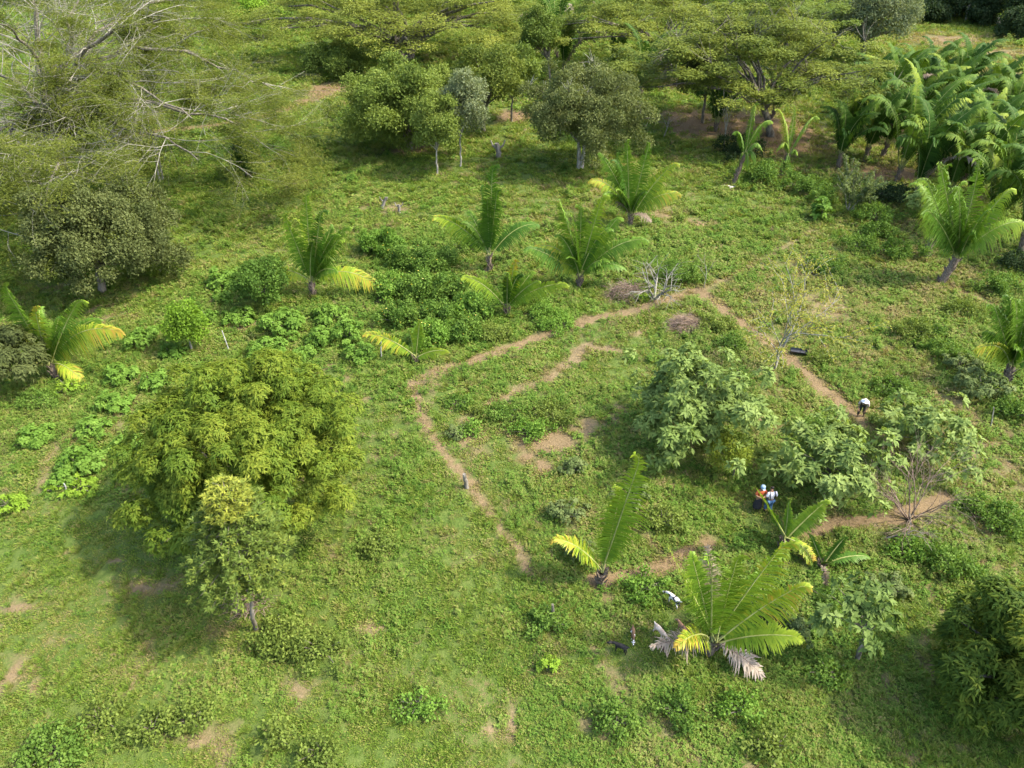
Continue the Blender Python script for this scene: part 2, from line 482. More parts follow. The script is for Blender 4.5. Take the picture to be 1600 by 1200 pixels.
def scatter(name, label, protos, mat, pts, scale, tint, kind='stuff'):
    col = bpy.data.collections.new(name + '_kinds')
    for k, mb in enumerate(protos):
        me = mb.mesh(name + '_tuft', mat)
        o = bpy.data.objects.new(name + '_tuft', me)
        col.objects.link(o)
    me = bpy.data.meshes.new(name)
    n = len(pts)
    me.vertices.add(n); me.vertices.foreach_set('co', pts.ravel().astype(np.float32))
    me.attributes.new('tint', 'FLOAT', 'POINT').data.foreach_set('value', tint.astype(np.float32))
    me.attributes.new('scl', 'FLOAT', 'POINT').data.foreach_set('value', scale.astype(np.float32))
    rot = np.stack([rng.normal(0, .12, n), rng.normal(0, .12, n), rng.random(n) * 6.283], -1)
    me.attributes.new('rot', 'FLOAT_VECTOR', 'POINT').data.foreach_set('vector', rot.ravel().astype(np.float32))
    me.attributes.new('pick', 'INT', 'POINT').data.foreach_set('value', rng.integers(0, len(protos), n).astype(np.int32))
    o = bpy.data.objects.new(name, me)
    COL.objects.link(o)
    me.materials.append(mat)
    g = bpy.data.node_groups.new(name + '_scatter', 'GeometryNodeTree')
    g.interface.new_socket('Geometry', in_out='INPUT', socket_type='NodeSocketGeometry')
    g.interface.new_socket('Geometry', in_out='OUTPUT', socket_type='NodeSocketGeometry')
    gi = g.nodes.new('NodeGroupInput'); gout = g.nodes.new('NodeGroupOutput')
    iop = g.nodes.new('GeometryNodeInstanceOnPoints')
    ci = g.nodes.new('GeometryNodeCollectionInfo')
    ci.inputs['Collection'].default_value = col
    ci.inputs['Separate Children'].default_value = True
    ci.inputs['Reset Children'].default_value = True

    def attr(nm, ty):
        a = g.nodes.new('GeometryNodeInputNamedAttribute'); a.data_type = ty
        a.inputs['Name'].default_value = nm
        return a.outputs['Attribute']
    g.links.new(gi.outputs[0], iop.inputs['Points'])
    g.links.new(ci.outputs[0], iop.inputs['Instance'])
    iop.inputs['Pick Instance'].default_value = True
    g.links.new(attr('pick', 'INT'), iop.inputs['Instance Index'])
    g.links.new(attr('rot', 'FLOAT_VECTOR'), iop.inputs['Rotation'])
    g.links.new(attr('scl', 'FLOAT'), iop.inputs['Scale'])
    g.links.new(iop.outputs[0], gout.inputs[0])
    md = o.modifiers.new('scatter', 'NODES'); md.node_group = g
    tag(o, label, kind=kind)
    return o


def frustum_points(density_fn, y0, y1):
    """random points on the ground in view (with a margin), n per m2 = density_fn(y)"""
    out = []
    y = y0
    while y < y1:
        dy = 1.0 + y * .02
        hw = .72 * math.hypot(y * CP + H * SP, 0) / 1 + 6
        hw = .74 * (y * CP + H * SP) + 5
        n = rng.poisson(density_fn(y) * 2 * hw * dy)
        out.append(np.stack([(rng.random(n) * 2 - 1) * hw, y + rng.random(n) * dy], -1))
        y += dy
    return np.concatenate(out)


def lod(y):                                     # patch size in m growing with distance
    return np.clip(.30 + (y - 10) * .0082, .30, 1.7)


LUSH = [(350, 520, 330, 120, .3), (130, 640, 180, 130, .34), (680, 440, 190, 120, .5), (1270, 300, 150, 50, .3), (1470, 520, 170, 150, .25), (1150, 1080, 250, 100, .22), (1420, 880, 180, 70, .3),
        (200, 1110, 230, 80, .20), (1100, 960, 260, 70, .3), (930, 760, 120, 120, .2), (800, 640, 110, 30, .2), (1560, 620, 90, 90, .3), (1150, 780, 130, 60, .25), (900, 1130, 160, 70, .2), (1560, 420, 80, 90, .3), (1130, 400, 130, 50, .2)]
_lush = [(*w_ell(*e[:4]), e[4]) for e in LUSH]


def rough_zone(x, y):                           # rank weeds (right and lower right), short turf (left meadow)
    z = .20 + .32 * np.clip((x - y * .05 + 2) / 14, 0, 1) * np.clip((75 - y) / 20, 0, 1)
    for cx, cy, rx, ry, st in _lush:
        z = z + st * np.clip(1.5 - 1.1 * np.hypot((x - cx) / rx, (y - cy) / ry), 0, 1)
    return np.minimum(z, 1.0)


_clear = [W(*q)[:2] for q in ((1051, 944), (1030, 994), (968, 1018), (988, 996), (1064, 988), (1034, 1016), (1198, 800), (1181, 796), (1343, 650), (1247, 553), (1247, 560))]


def clear(p, rad=.75):                          # nothing tall grows where animals and people have trodden
    k = np.ones(len(p), bool)
    for c in _clear:
        k &= np.hypot(p[:, 0] - c[0], (p[:, 1] - c[1] + .35) * .8) > rad
    return k


r0 = np.random.default_rng(3)
# short grass and clover
p = frustum_points(lambda y: 1.7 / lod(y) ** 2, 7, 235)
s, rd = soilmask(p[:, 0], p[:, 1])
keep = rng.random(len(p)) > np.clip(s * 1.15 - .12, 0, .93)
p = p[keep]; s = s[keep]
dm = drymask(p[:, 0], p[:, 1])
hn = vn(p[:, 0], p[:, 1], 1.4, 41)
P3 = np.stack([p[:, 0], p[:, 1], gz(p[:, 0], p[:, 1])], -1)
tint = np.clip(dm * .95 - .05 + .55 * np.clip(s, 0, 1) + rng.normal(0, .13, len(p)) + .25 * (vn(p[:, 0], p[:, 1], .9, 43) - .5), 0, 1)
scatter('grass', 'short green grass covering the whole pasture',
        [proto_grass(r0, 44, .42, .085, .62, 0) for _ in range(5)], M['grass'], P3, lod(p[:, 1]) * (.55 + 1.0 * hn), tint)
# broad-leaved weeds
p = frustum_points(lambda y: 1.9 / lod(y) ** 2, 7, 215)
s, rd = soilmask(p[:, 0], p[:, 1])
wn_ = vn(p[:, 0], p[:, 1], 2.3, 51) * .30 + vn(p[:, 0], p[:, 1], 6.5, 53) * .26 + vn(p[:, 0], p[:, 1], .6, 52) * .24 + rng.random(len(p)) * .20
rz = rough_zone(p[:, 0], p[:, 1])
keep = clear(p) & (wn_ > .655 - rz * .48) & (rng.random(len(p)) > np.clip(s * 1.5 - .1, 0, 1))
p = p[keep]; wn_ = wn_[keep]; rz = rz[keep]
dm = drymask(p[:, 0], p[:, 1])
P3 = np.stack([p[:, 0], p[:, 1], gz(p[:, 0], p[:, 1])], -1)
cl = vn(p[:, 0], p[:, 1], 1.0, 55)
tint = np.clip(dm * .85 - .05 + (cl - .5) * .75 + rng.normal(0, .08, len(p)), 0, 1)
scatter('weeds', 'knee high broad leaved weeds growing all over the pasture',
        [proto_weed(r0, n, h, l, .5) for n, h, l in ((70, .6, .17), (80, .8, .15), (60, .5, .22), (100, .9, .12), (60, .7, .20), (80, .4, .15), (100, .5, .10))],
        M['weed'], P3, lod(p[:, 1]) * (.40 + .65 * wn_ + .6 * rz), tint)
# tall weeds in lumps
p = frustum_points(lambda y: .9 / lod(y) ** 2, 7, 150)
s, rd = soilmask(p[:, 0], p[:, 1])
wn_ = vn(p[:, 0], p[:, 1], 3.1, 61) * .6 + vn(p[:, 0], p[:, 1], 1.1, 62) * .4
rz = rough_zone(p[:, 0], p[:, 1])
keep = clear(p, 1.3) & (wn_ > .78 - rz * .42) & (s < .35)
p = p[keep]; wn_ = wn_[keep]
P3 = np.stack([p[:, 0], p[:, 1], gz(p[:, 0], p[:, 1])], -1)
tint = np.clip(.05 + .5 * vn(p[:, 0], p[:, 1], 2.3, 65) + rng.normal(0, .08, len(p)), 0, 1)
scatter('undergrowth', 'dense waist high undergrowth in uneven lumps',
        [proto_weed(r0, n, h, l, .55) for n, h, l in ((110, 1.3, .19), (130, 1.6, .15), (90, 1.1, .26), (140, 1.4, .12))],
        M['weed'], P3, lod(p[:, 1]) * (.55 + .6 * wn_), tint)
# coarse tall grass tufts
p = frustum_points(lambda y: .55 / lod(y) ** 2, 7, 130)
s, rd = soilmask(p[:, 0], p[:, 1])
wn_ = vn(p[:, 0], p[:, 1], 2.6, 71) * .6 + vn(p[:, 0], p[:, 1], .9, 72) * .4
br = W(1400, 1120); bl = W(240, 975)
wn_ = wn_ + .22 * np.clip(1.4 - np.hypot((p[:, 0] - br[0]) / 7, (p[:, 1] - br[1]) / 5), 0, 1) + .3 * np.clip(1.4 - np.hypot((p[:, 0] - bl[0]) / 4, (p[:, 1] - bl[1]) / 2.5), 0, 1)
keep = clear(p) & (wn_ > .56) & (s < .6)
p = p[keep]; wn_ = wn_[keep]
P3 = np.stack([p[:, 0], p[:, 1], gz(p[:, 0], p[:, 1])], -1)
tint = np.clip(.12 + .45 * vn(p[:, 0], p[:, 1], 1.6, 75) + rng.normal(0, .1, len(p)), 0, 1)
scatter('tall_grass', 'coarse tall grass tufts with arching blades',
        [proto_grass(r0, 40, 1.05, .055, .25, 0) for _ in range(4)], M['grass'], P3, lod(p[:, 1]) * (.7 + .6 * wn_), tint)
# straw lying on the bare soil
p = frustum_points(lambda y: 2.2 / lod(y) ** 2, 7, 130)
s, rd = soilmask(p[:, 0], p[:, 1])
keep = ((s > .22) & (rng.random(len(p)) > .25)) | (vn(p[:, 0], p[:, 1], 1.3, 81) * .5 + vn(p[:, 0], p[:, 1], 5, 82) * .5 > .70)
p = p[keep]
P3 = np.stack([p[:, 0], p[:, 1], gz(p[:, 0], p[:, 1]) + .01], -1)
scatter('dry_straw', 'pale dry straw lying on the bare patches and paths',
        [proto_grass(r0, 26, .40, .022, .6, 0, flat=1) for _ in range(4)], M['straw'], P3, lod(p[:, 1]) * (.7 + .5 * rng.random(len(p))), rng.random(len(p)) * .9)
# creeping broad-leaved vines in wide irregular mats
p = frustum_points(lambda y: 1.0 / lod(y) ** 2, 7, 120)
s, rd = soilmask(p[:, 0], p[:, 1])
rz = rough_zone(p[:, 0], p[:, 1])
keep = (vn(p[:, 0], p[:, 1], 5.5, 91) * .5 + vn(p[:, 0], p[:, 1], 1.8, 92) * .35 + rng.random(len(p)) * .15 > .70 - .16 * rz) & (s < .4) & clear(p)
p = p[keep]
P3 = np.stack([p[:, 0], p[:, 1], gz(p[:, 0], p[:, 1])], -1)
scatter('creeper', 'low creeping vines with broad fresh green leaves', [proto_weed(r0, 50, .5, .30, .6) for _ in range(4)], M['weed'], P3, lod(p[:, 1]) * (.7 + .5 * rng.random(len(p))), np.clip(.30 + .3 * vn(p[:, 0], p[:, 1], 3, 95) + rng.normal(0, .06, len(p)), 0, 1))
# dead stalks standing among the weeds
p = frustum_points(lambda y: .6 / lod(y) ** 2, 7, 110)
keep = vn(p[:, 0], p[:, 1], 6, 96) * .5 + vn(p[:, 0], p[:, 1], 1.2, 97) * .35 + rng.random(len(p)) * .15 > .62 - .10 * np.clip(p[:, 0] / 10, 0, 1)
p = p[keep]
P3 = np.stack([p[:, 0], p[:, 1], gz(p[:, 0], p[:, 1])], -1)
scatter('dead_stalks', 'brown dead stalks standing among the weeds', [proto_grass(r0, 18, 1.1, .028, .45, 0) for _ in range(4)], M['straw'], P3, lod(p[:, 1]) * (.7 + .5 * rng.random(len(p))), rng.random(len(p)) * .6)
# ------------------------------------------------------------------ crowns
def fib(n, r):
    k = np.arange(n) + .5
    ph = np.arccos(1 - 2 * k / n); th = math.pi * (1 + 5 ** .5) * k + r.random() * 6
    d = np.stack([np.cos(th) * np.sin(ph), np.sin(th) * np.sin(ph), np.cos(ph)], -1)
    return nrm(d + r.normal(0, .18, d.shape))


def foliage(mb, r, C, R, nl, ls, L, Wd, cover, style, umbrella=False, cap=60000, vbase=.5, low=-.45, rag=0.0):
    """leaves gathered on irregular lobes; returns lobe centres and radii"""
    R = np.asarray(R, float)
    if umbrella:
        n = nl
        a = np.arange(n) * 2.39996 + r.random() * 6
        q = np.sqrt((np.arange(n) + .5) / n) * (.92 + .12 * r.random(n))
        wob = 1 + .18 * np.sin(3 * a + r.random() * 6) + .1 * np.sin(5 * a + r.random() * 6)
        x = np.cos(a) * q * wob; y = np.sin(a) * q * wob
        z = .9 * (1 - q ** 2 * 1.25) + r.normal(0, .26, n)
        LC = C + np.stack([x, y, z], -1) * R
        lr = ls * R[0] * (.7 + .6 * r.random(n))
        LS = np.stack([lr, lr, lr * (.30 + .12 * r.random(n))], -1)
    else:
        d = fib(int(nl * 1.35), r)
        d = d[d[:, 2] > low][:nl]
        k = .58 + .30 * r.random(len(d)) + rag * r.normal(0, 1, len(d))
        LC = C + d * k[:, None] * R
        lr = ls * R.mean() * (.65 + .7 * r.random(len(d)))
        LS = np.stack([lr, lr, lr * (.62 + .2 * r.random(len(d)))], -1)
        ni = max(3, nl // 5)
        di = r.normal(0, .28, (ni, 3)); LC = np.concatenate([LC, C + di * R]); lr2 = np.full(ni, ls * R.mean() * 1.15)
        LS = np.concatenate([LS, np.stack([lr2, lr2, lr2 * .8], -1)])
    nl = len(LC)
    area = (LS[:, 0] * LS[:, 2]) ** 1.0 * 4 * math.pi
    kk = {'rosette': 8, 'round': 5, 'big': 7, 'fine': 9, 'spray': 8}[style]
    ntot = int(min(cap, cover * area.sum() / (L * Wd * .5)))
    nc = ntot // kk
    pl = r.choice(nl, nc, p=area / area.sum())
    d = nrm(r.normal(0, 1, (nc, 3)) + np.array([0, 0, .55]) + .5 * nrm(LC[pl] - C))
    sh = .55 + .5 * r.random(nc) ** .6
    # ragged surface: a few clusters stick out
    sh = sh + (r.random(nc) > .93) * .22
    CP_ = LC[pl] + d * LS[pl] * sh[:, None]
    lv = r.random(nl) * .34
    cv = vbase - .28 + lv[pl] + .24 * r.random(nc) + .16 * (sh - .8)
    j = np.repeat(np.arange(nc), kk)
    n = len(j)
    a = r.random(n) * 6.283
    axis_ = nrm(d[j] + np.array([0, 0, .6]))
    ref = nrm(np.cross(axis_, nrm(r.normal(0, 1, (n, 3)))))
    if style in ('rosette', 'big'):
        D = ref + axis_ * (.15 + .35 * r.random(n))[:, None]
        Nn = axis_ + r.normal(0, .25, (n, 3))
        P = CP_[j] + r.normal(0, L * (.12 if style == 'rosette' else .05), (n, 3)); dr = .35 if style == 'rosette' else .2
    elif style == 'spray':                      # flat layered sprays
        D = ref * np.array([1, 1, .25]) + np.array([0, 0, .05])
        Nn = np.array([0, 0, 1.0]) + r.normal(0, .3, (n, 3))
        P = CP_[j] + r.normal(0, 1, (n, 3)) * np.array([L * 1.1, L * 1.1, L * .25]); dr = .15
    else:
        D = nrm(r.normal(0, 1, (n, 3)) + axis_ * .4)
        Nn = r.normal(0, .6, (n, 3)) + axis_
        P = CP_[j] + r.normal(0, L * (.9 if style == 'fine' else .7), (n, 3)); dr = .15
    ll = L * (.65 + .6 * r.random(n))
    mb.leaves(P, D, Nn, ll, ll * Wd / L, dr, np.clip(cv[j] + r.normal(0, .08, n), 0, 1))
    return LC, LS


def limb(mb, r, A, B, r0, r1, sag=.12, n=6, k=6):
    A = np.asarray(A, float); B = np.asarray(B, float)
    t = np.linspace(0, 1, n)[:, None]
    L = np.linalg.norm(B - A)
    C = A * .5 + B * .5 + np.array([0, 0, -sag * L * .3]) + r.normal(0, .06 * L, 3)
    C = C * .6 + (A + np.array([0, 0, 1]) * L * .5) * .4
    p = (1 - t) ** 2 * A + 2 * t * (1 - t) * C + t ** 2 * B
    p[1:-1] += r.normal(0, .012 * L, (n - 2, 3))
    mb.tube(p, np.linspace(r0, r1, n), k)
    return p


def tree(name, label, cat, base, crown, mat, style='round', nl=26, ls=.33, leaf=(.22, .12), cover=1.6, stems=1,
         tr=.2, bark='bark', umbrella=False, depth=1.0, seed=1, group=None, cap=55000, vbase=.5, lift=None, dy=0, twigs=0, rzmin=.3, low=-.45, limbs=None, fork=.35, rag=.07):
    r = np.random.default_rng(seed)
    B = W(*base)
    cx, cy, w, h = crown
    Y = B[1] + dy
    C = at(cx, cy, Y)
    pm = pxm(C)
    rx = w / 2 / pm
    ry = rx * depth
    a = math.atan2(H - C[2], C[1])
    v = (h / 2 / pm) ** 2 - (ry * math.sin(a)) ** 2
    rz = math.sqrt(max(v, 0)) / math.cos(a)
    rz = max(rz, rzmin * rx)
    if lift: C[2] += lift
    if C[2] - rz * .55 < B[2] + .1 and not umbrella:      # keep the crown above the ground
        C[2] = B[2] + .1 + rz * .55
    L, Wd = leaf
    k = max(1.0, 2.1 / (pm * .64) / L)
    L, Wd = L * k, Wd * k
    t = empty(name, B, label, cat, group)
    mb = MB()
    LC, LS = foliage(mb, r, C, (rx, ry, rz), nl, ls, L, Wd, cover, style, umbrella, cap, vbase, low, rag)
    mb.build('crown', mat, t)
    tb = MB()
    top = C[2] - rz * (.3 if not umbrella else .2)
    hh = max(top - B[2], .5)
    for s_ in range(stems):
        off = np.array([math.cos(s_ * 2.4 + seed), math.sin(s_ * 2.4 + seed), 0]) * tr * 1.3 * (stems > 1)
        Fk = B + off * 1.5 + (np.array([C[0], C[1], B[2]]) - B) * fork * .6 + np.array([0, 0, hh * (fork if umbrella else .62)])
        limb(tb, r, B + off * .5 - np.array([0, 0, .15]), Fk, tr * 1.25, tr * .8, 0, 7, 8)
        sel = r.permutation(len(LC))[: (limbs or min(len(LC), 14)) // stems + 1]
        for q in sel:
            limb(tb, r, Fk, LC[q] - np.array([0, 0, LS[q][2] * .3]), tr * .6, tr * .12, .1, 7, 5)
    if twigs:
        tw = tb
        for q in range(twigs):
            c = LC[r.integers(len(LC))]
            dd = nrm(r.normal(0, 1, 3) + np.array([0, 0, .9])); l = rx * (.12 + .12 * r.random())
            p0 = c + dd * l * .3
            tw.tube(np.array([c - [0, 0, .3], (c + p0) / 2, p0]), [.04, .035, .03], 3)
            for b in range(5):
                d2 = nrm(dd + r.normal(0, .5, 3))
                pts = [p0, p0 + d2 * l * .5 + r.normal(0, .05 * l, 3), p0 + d2 * l]
                tw.tube(np.array(pts), [.03, .022, .012], 3, .5, 0)
    tb.build('trunk', M[bark], t, smooth=True)
    return t


# recursive open branching for sparse trees and dead brush
def grow(mb, tips, r, p, d, L, rad, lev, mx, cn, spread, trop, kk=5, sub=None):
    n = 5
    pts = [np.array(p)]
    d = nrm(d)
    for i_ in range(n - 1):
        d = nrm(d + r.normal(0, .13, 3) + np.array([0, 0, trop[lev]]))
        pts.append(pts[-1] + d * L / (n - 1))
    pts = np.array(pts)
    mb.tube(pts, np.linspace(rad, rad * .5, n), max(3, kk - lev))
    if lev >= mx:
        tips.append((pts, d, L)); return
    for c in range(cn[lev]):
        t = .35 + .65 * (c + r.random()) / cn[lev]
        i0 = min(int(t * (n - 1)), n - 2); f = t * (n - 1) - i0
        q = pts[i0] * (1 - f) + pts[i0 + 1] * f
        dd = nrm(pts[i0 + 1] - pts[i0])
        side = nrm(np.cross(dd, nrm(r.normal(0, 1, 3))))
        side = nrm(side * np.array([1, 1, .55]))
        an = spread[lev] * (.7 + .6 * r.random())
        nd = dd * math.cos(an) + side * math.sin(an)
        grow(mb, tips, r, q, nd, L * (.52 + .25 * r.random()), rad * .5 * (1.1 - .4 * t), lev + 1, mx, cn, spread, trop, kk)


exec_parts = []
# ------------------------------------------------------------------ the trees
# tall woodland along the far edge
FAR = [
    (1448, 20, 1445, -8, 100, 84, 'dark', 'dark tall tree at the far edge of the field, nearest the grey green tree'),
    (1478, 24, 1485, -14, 90, 92, 'dark', 'dark tree with a thin pale trunk at the far edge of the field'),
    (1512, 32, 1525, -12, 96, 96, 'dark', 'dark far edge tree with two leaning pale trunks at the field corner'),
    (1575, 42, 1590, 2, 80, 90, 'dark', 'dark bushy tree behind the pale boulder in the top right corner'),
    (1618, 52, 1625, 14, 90, 90, 'dark', 'dark tree at the right edge of the far field'),
    (1545, 15, 1550, -25, 110, 84, 'dark', 'dark tall tree behind the pale boulder, second row'),
    (1330, 20, 1335, -50, 110, 100, 'dark', 'dark green tree behind the grey green tree at the top'),
    (1250, 8, 1245, -40, 110, 100, 'lime', 'green tree above the right umbrella canopy at the top edge'),
    (1100, 5, 1095, -35, 120, 90, 'umbrella', 'yellow green tree at the top edge right of the far palms'),
    (1010, 0, 1010, -35, 100, 80, 'lime', 'light green tree at the top edge among the far palms'),
    (780, 8, 790, -30, 120, 90, 'umbrella', 'yellow green tree at the top edge left of the far palms'),
    (640, 0, 640, -45, 130, 90, 'lime', 'green tree peeking over the big umbrella tree'),
    (520, 5, 500, -35, 120, 90, 'lime', 'bright green tree at the top edge left of the big umbrella tree'),
    (350, 0, 340, -45, 150, 100, 'lime', 'bright green tree at the top edge beyond the pale limbed tree'),
    (200, 0, 190, -45, 160, 100, 'olive', 'olive tree far behind the pale limbed tree'),
    (40, 0, 40, -45, 160, 100, 'olive', 'olive tree in the far top left corner'),
]
for k, (bx, by, cx, cy, w, h, mt, lb) in enumerate(FAR):
    tree('far_tree', lb, 'tree', (bx, by), (cx, cy, w, h), M[mt], 'round', 22, .36, (.3, .2), 1.5, tr=.22, bark='palebark' if mt == 'dark' else 'bark', seed=100 + k, cap=9000, group='trees along the far edge', vbase=.5, limbs=8, low=-.8)

for k, (bx, by, cx, cy, w, h, lb) in enumerate([(1446, 34, 1448, 18, 60, 40, 'dark low bush at the left end of the far wood edge'), (1495, 26, 1498, 8, 66, 44, 'dark low bush between the leaning pale trunks'), (1535, 40, 1536, 22, 40, 40, 'dark low bush left of the pale boulder'), (1590, 60, 1592, 40, 60, 50, 'dark low bush right of the pale boulder')]):
    tree('bush', lb, 'bush', (bx, by), (cx, cy, w, h), M['dark'], 'round', 18, .36, (.3, .2), 1.5, tr=.08, seed=140 + k, cap=7000, group='dark bushes of the far wood edge', low=-.9)
tree('round_tree', 'grey green rounded tree standing at the corner of the far field', 'tree', (1345, 92), (1365, 25, 130, 110), M['greygreen'], 'round', 34, .28, (.25, .14), 1.3, tr=.35, seed=5, twigs=10, cap=32000, low=-.7)
tree('yellow_tree', 'small bright yellow green tree beside the far meadow at the top left', 'tree', (412, 62), (402, 28, 66, 52), M['vivid'], 'round', 18, .36, (.3, .2), 1.5, tr=.15, seed=6, cap=9000, vbase=.35, low=-.8)
tree('umbrella_tree', 'huge yellow green umbrella tree with a forked dark trunk, left of the far palms', 'tree', (634, 96), (628, 38, 450, 104), M['umbrella'], 'spray', 150, .105, (.34, .18), 1.25, stems=2, tr=.75, umbrella=True, seed=7, cap=80000, vbase=.6, depth=.62, rzmin=.22, limbs=34, fork=.42, group='umbrella trees')
tree('umbrella_tree', 'wide grey green umbrella tree with bare grey twigs, right of the far palms', 'tree', (1205, 212), (1165, 110, 370, 150), M['umbrella'], 'spray', 150, .11, (.30, .16), 1.5, stems=2, tr=.36, umbrella=True, seed=8, cap=75000, vbase=.42, depth=.8, rzmin=.22, twigs=60, limbs=20, fork=.5, group='umbrella trees')
tree('umbrella_tree', 'flat green umbrella tree between the far palms and the grey twigged canopy', 'tree', (1045, 120), (1010, 45, 290, 80), M['umbrella'], 'spray', 110, .11, (.32, .16), 1.2, stems=2, tr=.4, umbrella=True, seed=9, cap=45000, vbase=.5, depth=.75, rzmin=.2, twigs=18, limbs=26, fork=.45, group='umbrella trees')
tree('umbrella_tree', 'low green umbrella tree at the top edge beside the grey green tree', 'tree', (1230, 90), (1215, 28, 190, 70), M['lime'], 'spray', 50, .17, (.32, .18), 1.5, stems=1, tr=.35, umbrella=True, seed=10, cap=28000, vbase=.5, rzmin=.25, limbs=18, fork=.45, group='umbrella trees')
tree('thicket_tree', 'dark leafy tree between the pale green round tree and the olive tree', 'tree', (755, 205), (762, 128, 120, 110), M['umbrella'], 'round', 30, .3, (.28, .16), 1.3, tr=.2, seed=11, cap=22000, vbase=.35, stems=2)
tree('thicket_tree', 'yellow green small tree in front of the umbrella tree forked trunk', 'tree', (800, 190), (805, 120, 70, 80), M['lime'], 'round', 18, .34, (.28, .16), 1.4, tr=.12, seed=12, cap=10000, vbase=.5)
tree('thicket_tree', 'dark green tree between the left meadow and the umbrella tree trunk', 'tree', (560, 120), (520, 95, 100, 40), M['lime'], 'round', 20, .3, (.28, .16), 1.4, tr=.15, seed=13, cap=12000, vbase=.25)
tree('thicket_tree', 'deep green tree right of the left far palms', 'tree', (860, 130), (842, 60, 60, 90), M['lime'], 'round', 20, .34, (.28, .16), 1.4, tr=.15, seed=14, cap=12000, vbase=.3)
tree('thicket_tree', 'shadowy dark tree under the right umbrella canopy with thin straight trunk', 'tree', (1098, 192), (1100, 118, 70, 70), M['olive'], 'round', 18, .34, (.28, .16), 1.2, tr=.16, seed=15, cap=10000, vbase=.3)
tree('pale_round_tree', 'bushy light green tree with a dense low crown, left of the olive tree', 'tree', (640, 232), (632, 172, 190, 142), M['lime'], 'round', 85, .19, (.26, .15), 1.3, tr=.22, seed=16, stems=3, cap=60000, vbase=.58, low=-.8, rag=.15)
tree('silver_tree', 'silvery grey green small tree with thin white trunk at right of the light green tree', 'tree', (719, 261), (722, 172, 72, 120), M['greygreen'], 'round', 26, .32, (.22, .13), 1.0, tr=.09, bark='palebark', seed=17, cap=16000, vbase=.5, low=-.6)
tree('slender_tree', 'slender light green tree with pale crooked trunk before the bushy light green tree', 'tree', (683, 273), (686, 196, 74, 95), M['lime'], 'round', 24, .32, (.2, .12), .8, tr=.09, bark='palebark', seed=18, cap=12000, vbase=.75)
tree('olive_tree', 'round olive green tree with twin pale trunks in the middle of the pasture', 'tree', (906, 265), (912, 172, 190, 150), M['olive'], 'round', 90, .18, (.20, .12), 1.4, tr=.2, bark='palebark', stems=2, seed=19, cap=70000, vbase=.5, twigs=22, low=-.7, rag=.15)
tree('dark_olive_tree', 'dense dark olive tree under the pale limbed tree at left', 'tree', (160, 455), (160, 370, 215, 180), M['olive'], 'round', 85, .19, (.20, .11), 1.5, tr=.25, seed=20, cap=75000, vbase=.42, low=-.7, rag=.15)
tree('dark_olive_tree', 'dark bushy tree at the left edge behind the leaning palm', 'tree', (-20, 610), (10, 555, 120, 100), M['olive'], 'rosette', 26, .3, (.24, .1), 1.5, tr=.2, seed=21, cap=24000, vbase=.25, low=-.7)
tree('mango_tree', 'largest round yellow green tree with dense drooping leaves, lower left of the path', 'tree', (392, 812), (384, 706, 366, 325), M['mango'], 'rosette', 250, .12, (.20, .060), 1.8, tr=.4, seed=22, cap=175000, vbase=.66, low=-.75, rag=.09, group='mango trees')
tree('mango_tree', 'dark leaved tree with yellow green tips at the lower right corner', 'tree', (1625, 1110), (1622, 1045, 270, 290), M['darkmango'], 'rosette', 70, .19, (.28, .075), 1.5, tr=.3, seed=23, cap=70000, vbase=.58, low=-.6, group='mango trees')
tree('bigleaf_tree', 'largest spreading tree with big pale leaves, above the two people', 'tree', (1100, 690), (1092, 626, 205, 190), M['bigleaf'], 'big', 95, .14, (.34, .13), 1.0, tr=.10, stems=3, seed=24, cap=34000, vbase=.52, low=-.85, rag=.2, depth=1.15, group='big leaved trees')
tree('bigleaf_tree', 'big leaved bright green tree right of the two people', 'tree', (1302, 768), (1302, 724, 180, 155), M['bigleaf'], 'big', 80, .15, (.36, .14), 1.0, tr=.09, stems=2, seed=25, cap=30000, vbase=.57, low=-.85, rag=.2, depth=1.1, group='big leaved trees')
tree('bigleaf_tree', 'big leaved light green tree beside the person in the white hat', 'tree', (1450, 712), (1450, 676, 142, 118), M['bigleaf'], 'big', 64, .16, (.34, .13), 1.0, tr=.08, stems=2, seed=26, cap=22000, vbase=.6, low=-.85, rag=.2, depth=1.1, group='big leaved trees')
tree('yellowish_bush', 'small thin yellowish bush hanging below the largest big leaved tree', 'bush', (1145, 745), (1140, 705, 60, 62), M['mango'], 'round', 14, .36, (.15, .06), .7, tr=.05, seed=27, cap=5000, vbase=.85)
tree('sapling', 'bright green small citrus like tree left of the pale green bushes', 'tree', (300, 547), (292, 506, 60, 62), M['vivid'], 'round', 18, .34, (.20, .10), 1.4, tr=.06, bark='palebark', seed=28, cap=10000, vbase=.25, low=-.8)
tree('sapling', 'dark small tree with thin pale trunk left of the palm with orange fronds', 'tree', (420, 477), (408, 440, 88, 72), M['shrub'], 'round', 24, .32, (.2, .12), 1.1, tr=.07, bark='palebark', seed=29, cap=12000, vbase=.35)
tree('sapling', 'young big leaved sapling with a thin leaning trunk near the lower right corner', 'tree', (1338, 1030), (1345, 955, 130, 120), M['bigleaf'], 'big', 26, .20, (.32, .13), 1.2, tr=.09, seed=30, cap=3800, vbase=.32, low=-.3)
tree('upright_bush', 'dark upright bush standing alone on the left meadow', 'bush', (385, 275), (387, 246, 46, 60), M['shrub'], 'round', 20, .36, (.22, .14), 1.6, tr=.1, seed=31, cap=12000, vbase=.15, low=-.9)
tree('pale_sapling', 'pale leaved sapling beneath the right palm grove', 'tree', (1442, 345), (1438, 312, 42, 40), M['bigleaf'], 'big', 10, .34, (.3, .14), 1.0, tr=.05, seed=32, cap=2500, vbase=.7)
